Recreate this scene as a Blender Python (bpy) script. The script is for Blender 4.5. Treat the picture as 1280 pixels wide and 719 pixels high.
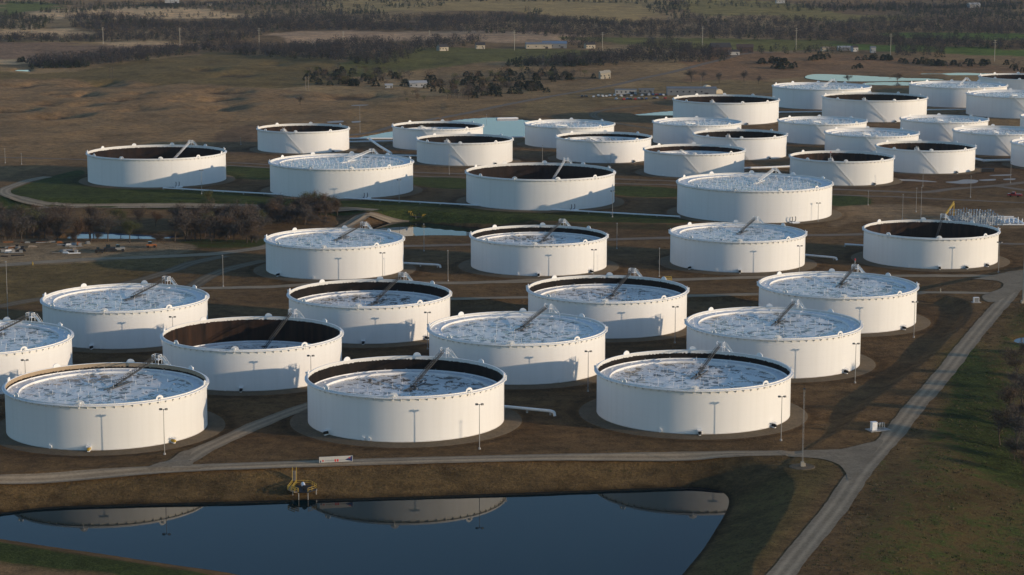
import bpy, bmesh, math, random
import numpy as np
from mathutils import Vector, Matrix
random.seed(7); RNG = np.random.default_rng(11)
R_ = math.radians
for o in list(bpy.data.objects): bpy.data.objects.remove(o)
SC = bpy.context.scene
COL = SC.collection

# ------------------------------------------------------------------ camera, sky, sun, exposure
CAM_H, PITCH, ROLL, FPX = 160.06, 0.16727, 0.00182, 2713.2
cam_d = bpy.data.cameras.new('camera'); cam = bpy.data.objects.new('camera', cam_d); COL.objects.link(cam)
cam_d.sensor_width = 36.0; cam_d.lens = FPX/1280*36.0; cam_d.clip_start = 1.0; cam_d.clip_end = 60000
cam.matrix_world = Matrix.Translation((0, 0, CAM_H)) @ Matrix.Rotation(math.pi/2-PITCH, 4, 'X') @ Matrix.Rotation(ROLL, 4, 'Z')
SC.camera = cam
SUN_EL, SUN_AZ = R_(9.7), R_(109.0)          # azimuth clockwise from +Y
to_sun = Vector((math.sin(SUN_AZ)*math.cos(SUN_EL), math.cos(SUN_AZ)*math.cos(SUN_EL), math.sin(SUN_EL)))
W = bpy.data.worlds.new('World'); SC.world = W; W.use_nodes = True
nt = W.node_tree; bg = nt.nodes['Background']
sky = nt.nodes.new('ShaderNodeTexSky'); sky.sky_type = 'NISHITA'; sky.sun_disc = False
sky.sun_elevation = SUN_EL; sky.sun_rotation = SUN_AZ; sky.altitude = 300; sky.air_density = 1.0; sky.dust_density = 0.3; sky.ozone_density = 1.6
tn = nt.nodes.new('ShaderNodeMix'); tn.data_type = 'RGBA'; tn.blend_type = 'MULTIPLY'; tn.inputs[0].default_value = 1.0; tn.inputs[7].default_value = (.86, .97, 1.10, 1)
nt.links.new(sky.outputs[0], tn.inputs[6]); nt.links.new(tn.outputs[2], bg.inputs[0]); bg.inputs[1].default_value = 0.14
sd = bpy.data.lights.new('sun', 'SUN'); sd.energy = 2.9; sd.angle = R_(0.55); sd.color = (1.0, 0.79, 0.56)
so = bpy.data.objects.new('sun', sd); COL.objects.link(so); so.rotation_euler = to_sun.to_track_quat('Z', 'Y').to_euler()
so.location = (600, -200, 400)
vs = SC.view_settings; vs.view_transform = 'Standard'; vs.look = 'None'; vs.exposure = 0.25; vs.gamma = 1.0; vs.use_curve_mapping = False

# ------------------------------------------------------------------ numeric helpers
def hash2(ix, iy, s):
    n = (ix.astype(np.int64)*374761393 + iy.astype(np.int64)*668265263 + s*974711) & 0x7fffffff
    n = ((n ^ (n >> 13))*1274126177) & 0x7fffffff
    return ((n ^ (n >> 16)) & 0xffff)/65535.0
def vnoise(x, y, s=0):
    x = np.asarray(x, float); y = np.asarray(y, float)
    ix = np.floor(x); iy = np.floor(y); fx = x-ix; fy = y-iy
    fx = fx*fx*(3-2*fx); fy = fy*fy*(3-2*fy)
    a = hash2(ix, iy, s); b = hash2(ix+1, iy, s); c = hash2(ix, iy+1, s); d = hash2(ix+1, iy+1, s)
    return (a*(1-fx)+b*fx)*(1-fy)+(c*(1-fx)+d*fx)*fy*1.0
def fbm(x, y, s=0, n=3):
    t = 0; a = 1; k = 0
    for i in range(n):
        t = t+a*vnoise(x*2**i, y*2**i, s+i*17); k += a; a *= .5
    return t/k
def sstep(a, b, x):
    t = np.clip((x-a)/(b-a), 0, 1); return t*t*(3-2*t)
CP, SP = math.cos(PITCH), math.sin(PITCH)
def at(px, py, z=0.0):
    """a pixel of the 1280-wide photograph -> the world point at height z it looks at"""
    x = px-640.0; y = py-359.5
    xr = x*math.cos(ROLL)+y*math.sin(ROLL); yr = -x*math.sin(ROLL)+y*math.cos(ROLL)
    dx, dy, dz = xr/FPX, CP - (yr/FPX)*SP, -SP - (yr/FPX)*CP
    t = (z-CAM_H)/dz
    return (dx*t, dy*t)
def catmull(pts, closed=False, n=6):
    P = [np.array(p, float) for p in pts]; N = len(P); out = []
    for i in range(N if closed else N-1):
        if closed: a, b, c, d = P[i-1], P[i], P[(i+1) % N], P[(i+2) % N]
        else: a, b, c, d = P[max(i-1, 0)], P[i], P[i+1], P[min(i+2, N-1)]
        for k in range(n):
            t = k/n
            out.append(.5*((2*b)+(c-a)*t+(2*a-5*b+4*c-d)*t*t+(3*b-a-3*c+d)*t**3))
    if not closed: out.append(P[-1])
    return np.array(out)
def seg_dist(x, y, pl, closed=False):
    best = np.full(x.shape, 1e18)
    n = len(pl)
    for i in range(n if closed else n-1):
        a = pl[i]; b = pl[(i+1) % n]; d = b-a; L = d@d
        if L < 1e-9: continue
        t = np.clip(((x-a[0])*d[0]+(y-a[1])*d[1])/L, 0, 1)
        best = np.minimum(best, (x-a[0]-t*d[0])**2+(y-a[1]-t*d[1])**2)
    return np.sqrt(best)
def inside(x, y, pg):
    r = np.zeros(x.shape, bool); n = len(pg); j = n-1
    for i in range(n):
        xi, yi = pg[i]; xj, yj = pg[j]
        if yi != yj:
            r ^= ((yi > y) != (yj > y)) & (x < (xj-xi)*(y-yi)/(yj-yi)+xi)
        j = i
    return r
def sdist(x, y, pg, margin=200.):
    """signed distance to polygon, negative inside; far points get +margin"""
    out = np.full(x.shape, float(margin))
    mn = pg.min(0)-margin; mx = pg.max(0)+margin
    m = (x > mn[0]) & (x < mx[0]) & (y > mn[1]) & (y < mx[1])
    if m.any():
        d = seg_dist(x[m], y[m], pg, True); d[inside(x[m], y[m], pg)] *= -1; out[m] = d
    return out
def pdist(x, y, pl, margin=120.):
    out = np.full(x.shape, float(margin)); mn = pl.min(0)-margin; mx = pl.max(0)+margin
    m = (x > mn[0]) & (x < mx[0]) & (y > mn[1]) & (y < mx[1])
    if m.any(): out[m] = np.minimum(margin, seg_dist(x[m], y[m], pl))
    return out
def wpoly(px, z=0., n=5, closed=True):
    return catmull([at(a, b, z) for a, b in px], closed, n)

# ------------------------------------------------------------------ where the tanks stand
# name: family, x, y, z, roof depth below the rim
TANKS = dict(
 F1=('s', -129.9, 680.6, -.75, 2.1), F2=('s', -34.3, 688.1, .18, 4.8), F3=('s', 59.8, 699.7, .12, 3.0),
 T2=('s', -151.2, 836.1, .13, .9), T3=('s', -92.8, 762.5, .04, 9.3), T4=('s', -56.3, 845.8, .4, 4.8), T5=('s', 1.9, 771.3, .58, .9),
 T6=('s', 38.3, 858.3, .22, 3.8), T7=('s', 96.3, 785.8, -.11, .9), T8=('s', 132.5, 870.9, -.03, .9), T9=('s', -188.2, 754.2, 0, .9),
 M1=('s', -82.2, 995.3, .52, .9), M2=('s', 12.5, 1005.3, .7, 3.5), M3=('s', 106.9, 1018.3, .36, .9), M4=('s', 201.0, 1031.6, .04, 12),
 U1=('u', -222.5, 1353.4, -.31, 13.5), U2=('u', -102.4, 1296.5, .31, .9), U3=('u', 16.3, 1245.8, .34, 14), U4=('u', 134.8, 1199.9, -.16, .9),
 B1=('t', -148.0, 1534.6, .27, 12), B2=('t', -53.2, 1549.8, .82, 4.6), B3=('t', -32.1, 1460.2, .22, 12), B4=('t', 41.5, 1572.2, .27, 1.2),
 B5=('t', 62.5, 1478.3, .16, 3.6), B6=('b', 173.7, 1765.8, .31, 13), B7=('t', 135.9, 1593.4, -.1, 1.0), B8=('t', 158.4, 1506.4, -.57, 12),
 B9=('t', 117.5, 1395.8, .1, 4.7), C1=('u', 271.9, 1911.4, .13, .9), C2=('b', 299.7, 1797.3, -.22, 13), C3=('t', 229.0, 1600.9, .35, 1.0),
 C4=('t', 250.9, 1511.9, .12, 1.4), C5=('t', 207.4, 1360.7, -.52, 12), D1=('t', 323.7, 1625.0, -.47, 1.0), D2=('t', 343.8, 1528.1, .2, 1.6),
 D3=('t', 272.8, 1428.3, -.82, 12), D4=('t', 366.0, 1444.0, 0, 1.0), E1=('u', 397.5, 1939.2, -.4, .9), E2=('b', 426.0, 1829.0, 0, .9),
 E3=('u', 480.0, 2035.0, 0, 12), E4=('t', 417.5, 1641.0, 0, 1.0))
FAM = dict(s=(63.6, 14.74), t=(64.57, 15.13), u=(85.58, 17.59), b=(85.58, 17.59))

# ------------------------------------------------------------------ water, dikes and hollows that shape the ground
POND = [  # outline in photo pixels, water level, label name
 ([(-60, 648), (0, 641), (60, 634), (150, 630.5), (250, 628), (380, 624.5), (520, 620.5), (640, 616.5), (760, 612), (850, 608.8), (874, 609.2), (892, 611.5), (904, 616), (910.5, 623),
   (910.5, 632), (905, 645), (893, 665), (878, 688), (850, 722), (820, 760), (600, 775), (380, 742), (300, 719), (215, 706), (130, 693), (60, 683), (0, 674), (-60, 668)], -5.5),
 ([(430, 292), (470, 281), (505, 277), (545, 280), (590, 284), (640, 288), (650, 295), (640, 300), (590, 301.5), (505, 302.5), (450, 304), (425, 300)], -5.0),
 ([(84, 297), (95, 292), (120, 290), (150, 292), (205, 295), (226, 297), (210, 300), (150, 303), (90, 302)], -5.2),
 ([(432, 175), (470, 168), (520, 158), (570, 149.5), (610, 146.5), (640, 148), (670, 152), (690, 160), (690, 172), (640, 172.5), (560, 174), (490, 174)], -1.2),
 ([(790, 144.5), (810, 141), (840, 138.5), (872, 138), (872, 144.8)], -1.0),
 ([(1010, 98), (1018, 93), (1060, 94), (1120, 97), (1160, 98), (1180, 100), (1120, 101.3), (1050, 101.5)], -1.0),
 ([(1078, 104.5), (1100, 103), (1142, 103), (1142, 108), (1090, 107)], -1.0),
 ([(1148, 92.3), (1200, 91.2), (1285, 92.5), (1285, 95.5), (1200, 94.4)], -1.0),
 ([(16, 90), (22, 87.3), (37, 87), (36, 90.6)], -0.6),
 ([(1268, 428), (1272, 423), (1290, 421), (1290, 430)], 1.4)]
PONDW = [(wpoly(p, z), z) for p, z in POND]
PLATEAU = wpoly([(1010, 557), (1050, 535), (1080, 511), (1130, 475), (1162, 450), (1187, 423), (1203, 410), (1214, 392), (1205, 379), (1178, 372), (1150, 366), (1250, 345),
                 (1330, 330), (1500, 340), (1900, 500), (1900, 800), (1300, 1100), (860, 900), (890, 760), (930, 660), (965, 600), (985, 575)], 1.2, 4)
DIKES = [  # centre line in pixels, height, half width of crest, slope
 ([(-120, 603), (0, 597), (100, 591), (215, 585), (420, 578), (640, 572), (860, 568), (960, 567)], .35, 6.0, .25),
 ([(1178, 371), (1080, 368.5), (950, 367), (855, 369), (660, 371), (560, 373), (420, 372)], 1.5, 4.0, .4),
 ([(230, 584), (180, 588)], .35, 8, .3)]
_r = np.array([at(a, b, 1.5) for a, b in [(900, 800), (972, 719), (1048, 625), (1110, 547), (1172, 479), (1233, 403), (1270, 358), (1300, 330)]]); RX = _r[np.argsort(_r[:, 1])]
DIKEW = [(wpoly(p, h, 5, False), h, w, s) for p, h, w, s in DIKES]
LOW = wpoly([(-120, 250), (0, 252), (70, 255), (330, 260), (420, 265), (440, 272), (420, 284), (330, 300), (230, 300), (100, 299.5), (0, 300), (-120, 302)], -2, 4)
PITS = [(35, 105, 22, 3.0), (118, 103.5, 30, 4.5), (108, 118, 20, 4.5), (100, 129, 24, 4.5), (78, 143.5, 24, 5), (160, 137, 26, 3.5), (190, 105, 18, 3), (172, 117, 14, 3), (285, 112.5, 26, 4),
        (272, 122, 26, 4.5), (276, 132.5, 26, 5), (350, 119.5, 16, 3), (60, 128, 16, 2.5), (20, 136, 18, 3), (228, 124, 14, 2.5), (150, 125, 12, 2), (320, 70.7, 22, 3), (262, 89, 20, 3), (340, 81, 22, 3), (300, 95, 24, 2.5), (440, 118, 30, 3.5), (60, 117, 12, 2)]
PITW = [(at(a, b)[0], at(a, b)[1], r, d) for a, b, r, d in PITS]
def height(x, y):
    x = np.atleast_1d(np.asarray(x, float)); y = np.atleast_1d(np.asarray(y, float))
    far = sstep(1750, 2700, y)
    h = (fbm(x/620., y/520., 3, 3)-.5)*26*far + (fbm(x/150., y/150., 9, 2)-.5)*2.6*sstep(1650, 2100, y)
    h = h + sstep(3300, 6500, y)*55*(.6+.8*vnoise(x/900., y/1400., 21))
    lf = sstep(-200, -330, x+.0*y)*sstep(1500, 1600, y)
    h = h + (fbm(x/55., y/70., 5, 3)-.5)*2.2*lf
    wild = sstep(1480, 1620, y)*sstep(2300, 2000, y)*(x < -60)
    h = h + (fbm(x/38., y/60., 15, 2)-.5)*3.0*wild
    h = h + (fbm(x/9., y/9., 31, 2)-.5)*.35*sstep(2500, 1200, y)
    wx_ = x+(fbm(x/26., y/34., 71, 3)-.5)*34; wy_ = y+(fbm(x/26., y/34., 83, 3)-.5)*40
    for cx, cy, r, d in PITW:
        q = ((wx_-cx)/r)**2+((wy_-cy)/(r*1.35))**2
        h = h - d*1.35*np.exp(-q*1.2) + d*.35*np.exp(-((x-cx-r*1.3)/r)**2*1.2-((y-cy)/(r*1.3))**2)
    d = sdist(x, y, LOW, 60); h = np.minimum(h, np.maximum(-3.5+.4*(fbm(x/20, y/20, 8)-.5), -3.5+np.maximum(d+2, 0)*.32))
    d = sdist(x, y, PLATEAU, 90); pz = .35+1.85*sstep(655, 720, y); h = np.maximum(h, np.where(d <= 0, pz+.5*(fbm(x/25., y/25., 4)-.5), pz-d*.42))
    xr_ = np.interp(y, RX[:, 1], RX[:, 0]); h = h-5.5*sstep(14, 62, x-xr_)*sstep(430, 520, y)*sstep(1080, 960, y)
    for pl, hh, w, s in DIKEW:
        h = np.maximum(h, hh-np.maximum(pdist(x, y, pl)-w, 0)*s)
    for f, cx, cy, z, dp in TANKS.values():
        r = np.hypot(x-cx, y-cy)-FAM[f][0]/2
        k = sstep(13, 5, r); h = h*(1-k)+(z-.05)*k
    for pg, z in PONDW:
        d = sdist(x, y, pg, 60)
        h = np.minimum(h, np.where(d < 0, np.maximum(z+d*.4, z-1.5), z+d*(.31 if z == -5.5 else .42)+.05))
    return h
def hz(x, y): return float(height(np.array([x]), np.array([y]))[0])
def gat(px, py):
    z = 0.
    for i in range(5):
        x, y = at(px, py, z); z = hz(x, y)
    x, y = at(px, py, z)
    return x, y, z

# ------------------------------------------------------------------ materials
MAT = {}
def nodes(name, rough=.6, spec=.3):
    m = bpy.data.materials.new(name); m.use_nodes = True
    t = m.node_tree; b = t.nodes['Principled BSDF']; b.inputs['Roughness'].default_value = rough
    b.inputs['Specular IOR Level'].default_value = spec
    MAT[name] = m
    return m, t, b
def coord(t, scale=(1, 1, 1), kind='Object'):
    c = t.nodes.new('ShaderNodeTexCoord'); mp = t.nodes.new('ShaderNodeMapping'); mp.inputs['Scale'].default_value = scale
    t.links.new(c.outputs[kind], mp.inputs[0]); return mp.outputs[0]
def noise(t, vec, scale, detail=4, rough=.55, dist=0):
    n = t.nodes.new('ShaderNodeTexNoise'); n.inputs['Scale'].default_value = scale; n.inputs['Detail'].default_value = detail
    n.inputs['Roughness'].default_value = rough; n.inputs['Distortion'].default_value = dist
    t.links.new(vec, n.inputs['Vector']); return n.outputs['Fac']
def ramp(t, fac, stops):
    r = t.nodes.new('ShaderNodeValToRGB'); e = r.color_ramp.elements
    while len(e) > 1: e.remove(e[-1])
    for i, (p, c) in enumerate(stops):
        q = e[0] if i == 0 else e.new(p)
        q.position = p; q.color = (*c, 1) if len(c) == 3 else c
    t.links.new(fac, r.inputs[0]); return r.outputs[0]
def mix(t, fac, a, b, mode='MIX'):
    m = t.nodes.new('ShaderNodeMix'); m.data_type = 'RGBA'; m.blend_type = mode
    for sock, v in ((m.inputs[0], fac), (m.inputs[6], a), (m.inputs[7], b)):
        if hasattr(v, 'is_output'): t.links.new(v, sock)
        else: sock.default_value = v if isinstance(v, float) else (*v, 1)
    return m.outputs[2]
def math_(t, op, a, b=None):
    m = t.nodes.new('ShaderNodeMath'); m.operation = op
    for i, v in enumerate((a, b)):
        if v is None: continue
        if hasattr(v, 'is_output'): t.links.new(v, m.inputs[i])
        else: m.inputs[i].default_value = v
    return m.outputs[0]
def bump(t, b, fac, dist, strength=.5):
    n = t.nodes.new('ShaderNodeBump'); n.inputs['Distance'].default_value = dist; n.inputs['Strength'].default_value = strength
    t.links.new(fac, n.inputs['Height']); t.links.new(n.outputs[0], b.inputs['Normal'])
def simple(name, col, rough=.6, var=.15, scale=1.0, metal=0., spec=.3):
    m, t, b = nodes(name, rough, spec); b.inputs['Metallic'].default_value = metal
    v = noise(t, coord(t), scale, 4)
    lo = tuple(c*(1-var) for c in col); hi = tuple(min(1, c*(1+var)) for c in col)
    t.links.new(ramp(t, v, [(.3, lo), (.7, hi)]), b.inputs['Base Color'])
    return m
# white tank wall: plate courses, faint weather streaks
def mat_shell():
    m, t, b = nodes('tank_white_paint', .5, .25)
    st = noise(t, coord(t, (1, 1, .035)), .55, 5, .6)
    big = noise(t, coord(t), .06, 3)
    c = ramp(t, st, [(.25, (.755, .745, .72)), (.52, (.80, .79, .77)), (.8, (.815, .805, .785))])
    c = mix(t, ramp(t, big, [(.35, (.0,)*3), (.7, (.16,)*3)]), c, (.72, .70, .66))
    sep = t.nodes.new('ShaderNodeSeparateXYZ'); t.links.new(coord(t), sep.inputs[0])
    fr = math_(t, 'FRACT', math_(t, 'MULTIPLY', sep.outputs[2], 1/2.44))
    seam = math_(t, 'LESS_THAN', fr, .035)
    c = mix(t, math_(t, 'MULTIPLY', seam, .07), c, (.35, .33, .30))
    # splash dirt right above the ground
    low = math_(t, 'MULTIPLY', math_(t, 'LESS_THAN', math_(t, 'SUBTRACT', sep.outputs[2], math_(t, 'MULTIPLY', st, .9)), .02), .35)
    c = mix(t, low, c, (.34, .29, .23))
    oi = t.nodes.new('ShaderNodeObjectInfo'); c = mix(t, 1.0, c, ramp(t, oi.outputs['Random'], [(0., (.93, .925, .91)), (.5, (1, 1, 1)), (1., (1.0, .985, .96))]), 'MULTIPLY')
    t.links.new(c, b.inputs['Base Color']); return m
def mat_inner(name, H, band, bandcol, dark, brown):
    m, t, b = nodes(name, .75, .15)
    st = noise(t, coord(t, (1, 1, .05)), 1.3, 4, .65)
    st2 = noise(t, coord(t, (1, 1, .12)), .35, 4, .6)
    c = ramp(t, st2, [(.32, dark), (.72, brown)])
    sep = t.nodes.new('ShaderNodeSeparateXYZ'); t.links.new(coord(t), sep.inputs[0])
    edge = math_(t, 'ADD', sep.outputs[2], math_(t, 'MULTIPLY', st, 1.3))
    k = math_(t, 'GREATER_THAN', edge, H-band+.65)
    c = mix(t, k, c, bandcol)
    t.links.new(c, b.inputs['Base Color']); return m
def mat_roof(name, stain, amount):
    m, t, b = nodes(name, .38, .3)
    oi = t.nodes.new('ShaderNodeObjectInfo')
    co = t.nodes.new('ShaderNodeTexCoord'); ad = t.nodes.new('ShaderNodeVectorMath'); ad.operation = 'ADD'
    sc = t.nodes.new('ShaderNodeVectorMath'); sc.operation = 'SCALE'; t.links.new(oi.outputs['Random'], sc.inputs['Scale']); sc.inputs[0].default_value = (97, 53, 0)
    t.links.new(co.outputs['Object'], ad.inputs[0]); t.links.new(sc.outputs[0], ad.inputs[1])
    v = ad.outputs[0]
    n1 = noise(t, v, .30, 3, .5, .6); n2 = noise(t, v, 1.1, 3, .6); n3 = noise(t, v, .055, 2)
    f = math_(t, 'ADD', math_(t, 'MULTIPLY', n1, .72), math_(t, 'MULTIPLY', n2, .28))
    f = math_(t, 'ADD', f, math_(t, 'MULTIPLY', math_(t, 'SUBTRACT', n3, .5), .25))
    k = ramp(t, f, [(amount-.018, (1, 1, 1)), (amount+.018, (0, 0, 0))])
    base = ramp(t, n2, [(.3, (.70, .675, .625)), (.7, (.83, .80, .745))])
    c = mix(t, k, base, stain)
    t.links.new(c, b.inputs['Base Color'])
    t.links.new(ramp(t, f, [(amount-.02, (.15,)*3), (amount+.02, (.34,)*3)]), b.inputs['Roughness'])
    bump(t, b, n2, .12, .5)
    return m
def mat_ground():
    m, t, b = nodes('ground_soil', .95, .06)
    a = t.nodes.new('ShaderNodeAttribute'); a.attribute_name = 'tint'
    g = t.nodes.new('ShaderNodeAttribute'); g.attribute_name = 'grass'
    v = coord(t)
    n1 = noise(t, v, .022, 6, .66); n2 = noise(t, v, .17, 6, .72); n3 = noise(t, v, 1.1, 5, .78)
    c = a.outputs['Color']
    gm = math_(t, 'MULTIPLY', g.outputs['Fac'], 1.0)
    gk = ramp(t, math_(t, 'ADD', math_(t, 'ADD', math_(t, 'MULTIPLY', n2, .60), math_(t, 'ADD', math_(t, 'MULTIPLY', n1, .15), math_(t, 'MULTIPLY', n3, .25))), math_(t, 'SUBTRACT', gm, .5)), [(.47, (0,)*3), (.57, (1,)*3)])
    green = ramp(t, n3, [(.3, (.032, .043, .010)), (.7, (.072, .086, .022))])
    c = mix(t, gk, c, green)
    k = ramp(t, n1, [(.25, (.52, .50, .48)), (.5, (1, 1, 1)), (.78, (1.42, 1.36, 1.25))])
    c = mix(t, 1.0, c, k, 'MULTIPLY')
    k = ramp(t, n2, [(.30, (.52, .51, .50)), (.5, (1, 1, 1)), (.70, (1.42, 1.38, 1.30))])
    c = mix(t, 1.0, c, k, 'MULTIPLY')
    k = ramp(t, n3, [(.28, (.55,)*3), (.72, (1.48,)*3)])
    c = mix(t, 1.0, c, k, 'MULTIPLY')
    t.links.new(c, b.inputs['Base Color'])
    bump(t, b, math_(t, 'ADD', math_(t, 'MULTIPLY', n2, 1.0), math_(t, 'MULTIPLY', n3, .55)), 1.3, 1.0)
    return m
def mat_gravel(name, lo, hi, sc=1.0):
    m, t, b = nodes(name, .92, .08)
    v = coord(t); n1 = noise(t, v, .08*sc, 5, .65); n2 = noise(t, v, 1.2*sc, 4, .7); n3 = noise(t, v, .3*sc, 3, .6)
    c = ramp(t, math_(t, 'ADD', math_(t, 'MULTIPLY', n1, .6), math_(t, 'MULTIPLY', n3, .4)), [(.3, lo), (.7, hi)])
    c = mix(t, 1.0, c, ramp(t, n2, [(.3, (.8,)*3), (.7, (1.15,)*3)]), 'MULTIPLY')
    # wheel tracks: the attribute runs 0..1 across the ribbon
    a = t.nodes.new('ShaderNodeAttribute'); a.attribute_name = 'across'
    w = math_(t, 'ABSOLUTE', math_(t, 'SUBTRACT', math_(t, 'ABSOLUTE', math_(t, 'SUBTRACT', a.outputs['Fac'], .5)), .2))
    tr = ramp(t, math_(t, 'ADD', w, math_(t, 'MULTIPLY', math_(t, 'SUBTRACT', n3, .5), .30)), [(.02, (1.16,)*3), (.15, (.78,)*3)])
    c = mix(t, 1.0, c, tr, 'MULTIPLY')
    t.links.new(c, b.inputs['Base Color']); bump(t, b, n2, .08, .5); return m
def mat_water(name, col, rough, bumpd):
    m, t, b = nodes(name, rough, .5)
    b.inputs['IOR'].default_value = 1.15 if name == 'far_water' else 1.17
    b.inputs['Base Color'].default_value = (*col, 1)
    n = noise(t, coord(t, (1, .6, 1)), .7, 3); bump(t, b, n, bumpd, .15); return m
mat_shell()
mat_inner('inner_black', 15, 1.25, (.66, .64, .60), (.005, .004, .0035), (.018, .012, .009))
mat_inner('inner_rust', 15, 1.25, (.70, .67, .62), (.006, .004, .003), (.045, .022, .012))
mat_inner('inner_tan', 15, 1.5, (.36, .27, .18), (.008, .006, .005), (.03, .02, .014))
mat_inner('inner_big', 17.59, 1.35, (.66, .64, .60), (.006, .004, .0035), (.028, .015, .010))
mat_roof('roof_deck', (.13, .105, .082), .462)
mat_roof('roof_deck_grey', (.20, .175, .15), .48)
mat_ground()
mat_gravel('road_gravel', (.25, .19, .125), (.42, .325, .215))
mat_gravel('pad_gravel', (.145, .108, .068), (.235, .178, .115))
mat_gravel('dirt_track', (.18, .135, .095), (.28, .215, .155))
mat_water('pond_water', (.0005, .010, .013), .02, .01)
mat_water('far_water', (.065, .105, .16), .04, .02)
simple('white_trim', (.80, .79, .77), .5, .06, .8)
simple('white_pipe', (.78, .78, .77), .4, .06, .8)
simple('ladder_steel', (.085, .08, .072), .5, .2, 2., .3); simple('galvanised', (.30, .29, .27), .5, .2, 2., .3)
simple('pole_grey', (.34, .32, .29), .6, .15, 1.)
simple('lamp_black', (.02, .02, .022), .5, .2)
simple('rubber_black', (.012, .012, .013), .6, .2)
simple('yellow_paint', (.50, .33, .05), .5, .15, 1.)
simple('orange_paint', (.30, .11, .035), .5, .15, 1.)
simple('red_paint', (.50, .03, .025), .4, .15, 1.)
simple('navy_paint', (.02, .035, .12), .5, .15, 1.)
simple('green_paint', (.08, .22, .16), .5, .15, 1.)
simple('sign_white', (.46, .45, .42), .5, .06, 2.)
simple('sign_grey', (.25, .25, .26), .6, .06, 2.)
simple('concrete', (.36, .34, .31), .85, .18, .8)
simple('wood_grey', (.26, .21, .16), .85, .25, 1.2)
simple('steel_blue', (.28, .33, .38), .4, .2, 1.5, .4)
simple('barn_wall', (.42, .36, .27), .8, .12, .4)
simple('house_cream', (.40, .35, .27), .8, .1, .6)
simple('house_white', (.36, .355, .345), .7, .06, .6)
simple('house_brown', (.10, .065, .05), .85, .2, .6)
simple('roof_dark', (.05, .045, .045), .8, .2, .8)
simple('roof_blue', (.16, .22, .30), .5, .12, .6, .2)
simple('shed_grey', (.19, .195, .20), .6, .1, .5, .1)
simple('window_glass', (.02, .03, .035), .08, .1)
simple('canvas_cream', (.72, .60, .42), .85, .06, .8)
simple('car_white', (.45, .45, .45), .25, .05); simple('car_dark', (.03, .03, .035), .25, .1); simple('car_silver', (.38, .40, .42), .25, .1, 1., .4); simple('car_red', (.35, .03, .03), .25, .1); simple('car_blue', (.05, .09, .2), .25, .1)
simple('bark', (.085, .065, .048), .95, .3, 2.)
simple('twig_brown', (.098, .070, .050), .95, .3, .15)
simple('twig_grey', (.082, .070, .060), .95, .3, .15)
simple('twig_green', (.085, .088, .028), .95, .3, .15)
simple('twig_rust', (.115, .068, .038), .95, .3, .15)
simple('wood_brown', (.044, .036, .034), .95, .3, .02); simple('wood_grey_far', (.036, .034, .036), .95, .3, .02); simple('cedar_green', (.026, .034, .018), .95, .35, .3)
simple('cedar_olive', (.048, .052, .026), .95, .35, .3)
simple('pit_mud', (.04, .032, .026), .7, .25, .2)

# ------------------------------------------------------------------ mesh builder
class MB:
    def __init__(s): s.v = []; s.f = []; s.m = []
    def add(s, vs_, fs_, mi=0):
        k = len(s.v); s.v += [tuple(p) for p in vs_]; s.f += [tuple(i+k for i in f) for f in fs_]; s.m += [mi]*len(fs_)
    def box(s, c, size, rz=0., mi=0, tilt=None):
        x, y, z = [q/2 for q in size]; M = Matrix.Rotation(rz, 3, 'Z')
        if tilt is not None: M = M @ tilt
        P = [Vector(c)+M @ Vector(p) for p in ((-x, -y, -z), (x, -y, -z), (x, y, -z), (-x, y, -z), (-x, -y, z), (x, -y, z), (x, y, z), (-x, y, z))]
        s.add(P, [(0, 3, 2, 1), (4, 5, 6, 7), (0, 1, 5, 4), (1, 2, 6, 5), (2, 3, 7, 6), (3, 0, 4, 7)], mi)
    def beam(s, a, b, w, h, mi=0):
        a = Vector(a); b = Vector(b); d = (b-a); L = d.length; d.normalize()
        up = Vector((0, 0, 1)); 
        if abs(d.z) > .99: up = Vector((0, 1, 0))
        r = d.cross(up).normalized()*w/2; u = r.cross(d).normalized()*h/2
        P = [a-r-u, a+r-u, a+r+u, a-r+u, b-r-u, b+r-u, b+r+u, b-r+u]
        s.add(P, [(0, 1, 2, 3), (7, 6, 5, 4), (0, 4, 5, 1), (1, 5, 6, 2), (2, 6, 7, 3), (3, 7, 4, 0)], mi)
    def tube(s, a, b, r0, r1=None, n=8, mi=0, cap=True):
        r1 = r0 if r1 is None else r1
        a = Vector(a); b = Vector(b); d = (b-a).normalized()
        up = Vector((0, 0, 1)) if abs(d.z) < .9 else Vector((1, 0, 0))
        e = d.cross(up).normalized(); g = e.cross(d)
        P = []
        for c, r in ((a, r0), (b, r1)):
            for i in range(n):
                t = 2*math.pi*i/n; P.append(c+e*(r*math.cos(t))+g*(r*math.sin(t)))
        F = [(i, (i+1) % n, n+(i+1) % n, n+i) for i in range(n)]
        if cap: F += [tuple(range(n-1, -1, -1)), tuple(range(n, 2*n))]
        s.add(P, F, mi)
    def path(s, pts, r, n=8, mi=0):
        for i in range(len(pts)-1): s.tube(pts[i], pts[i+1], r, r, n, mi)
    def lathe(s, prof, n=96, mi=0, close=False):
        P = []; F = []; k = len(prof)
        for i in range(n):
            t = 2*math.pi*i/n; c, q = math.cos(t), math.sin(t)
            P += [(r*c, r*q, z) for r, z in prof]
        for i in range(n):
            j = (i+1) % n
            for a in range(k if close else k-1):
                b = (a+1) % k
                F.append((i*k+a, j*k+a, j*k+b, i*k+b))
        s.add(P, F, mi)
    def mesh(s, name, mats, smooth=False):
        me = bpy.data.meshes.new(name); me.from_pydata(s.v, [], s.f)
        for m in mats: me.materials.append(MAT[m])
        me.polygons.foreach_set('material_index', s.m)
        if smooth: me.polygons.foreach_set('use_smooth', [True]*len(s.f))
        me.update(); return me
def obj(name, me, parent=None, loc=(0, 0, 0), rz=0.):
    o = bpy.data.objects.new(name, me); COL.objects.link(o)
    if parent is not None: o.parent = parent
    o.location = loc; o.rotation_euler = (0, 0, rz); return o
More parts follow.
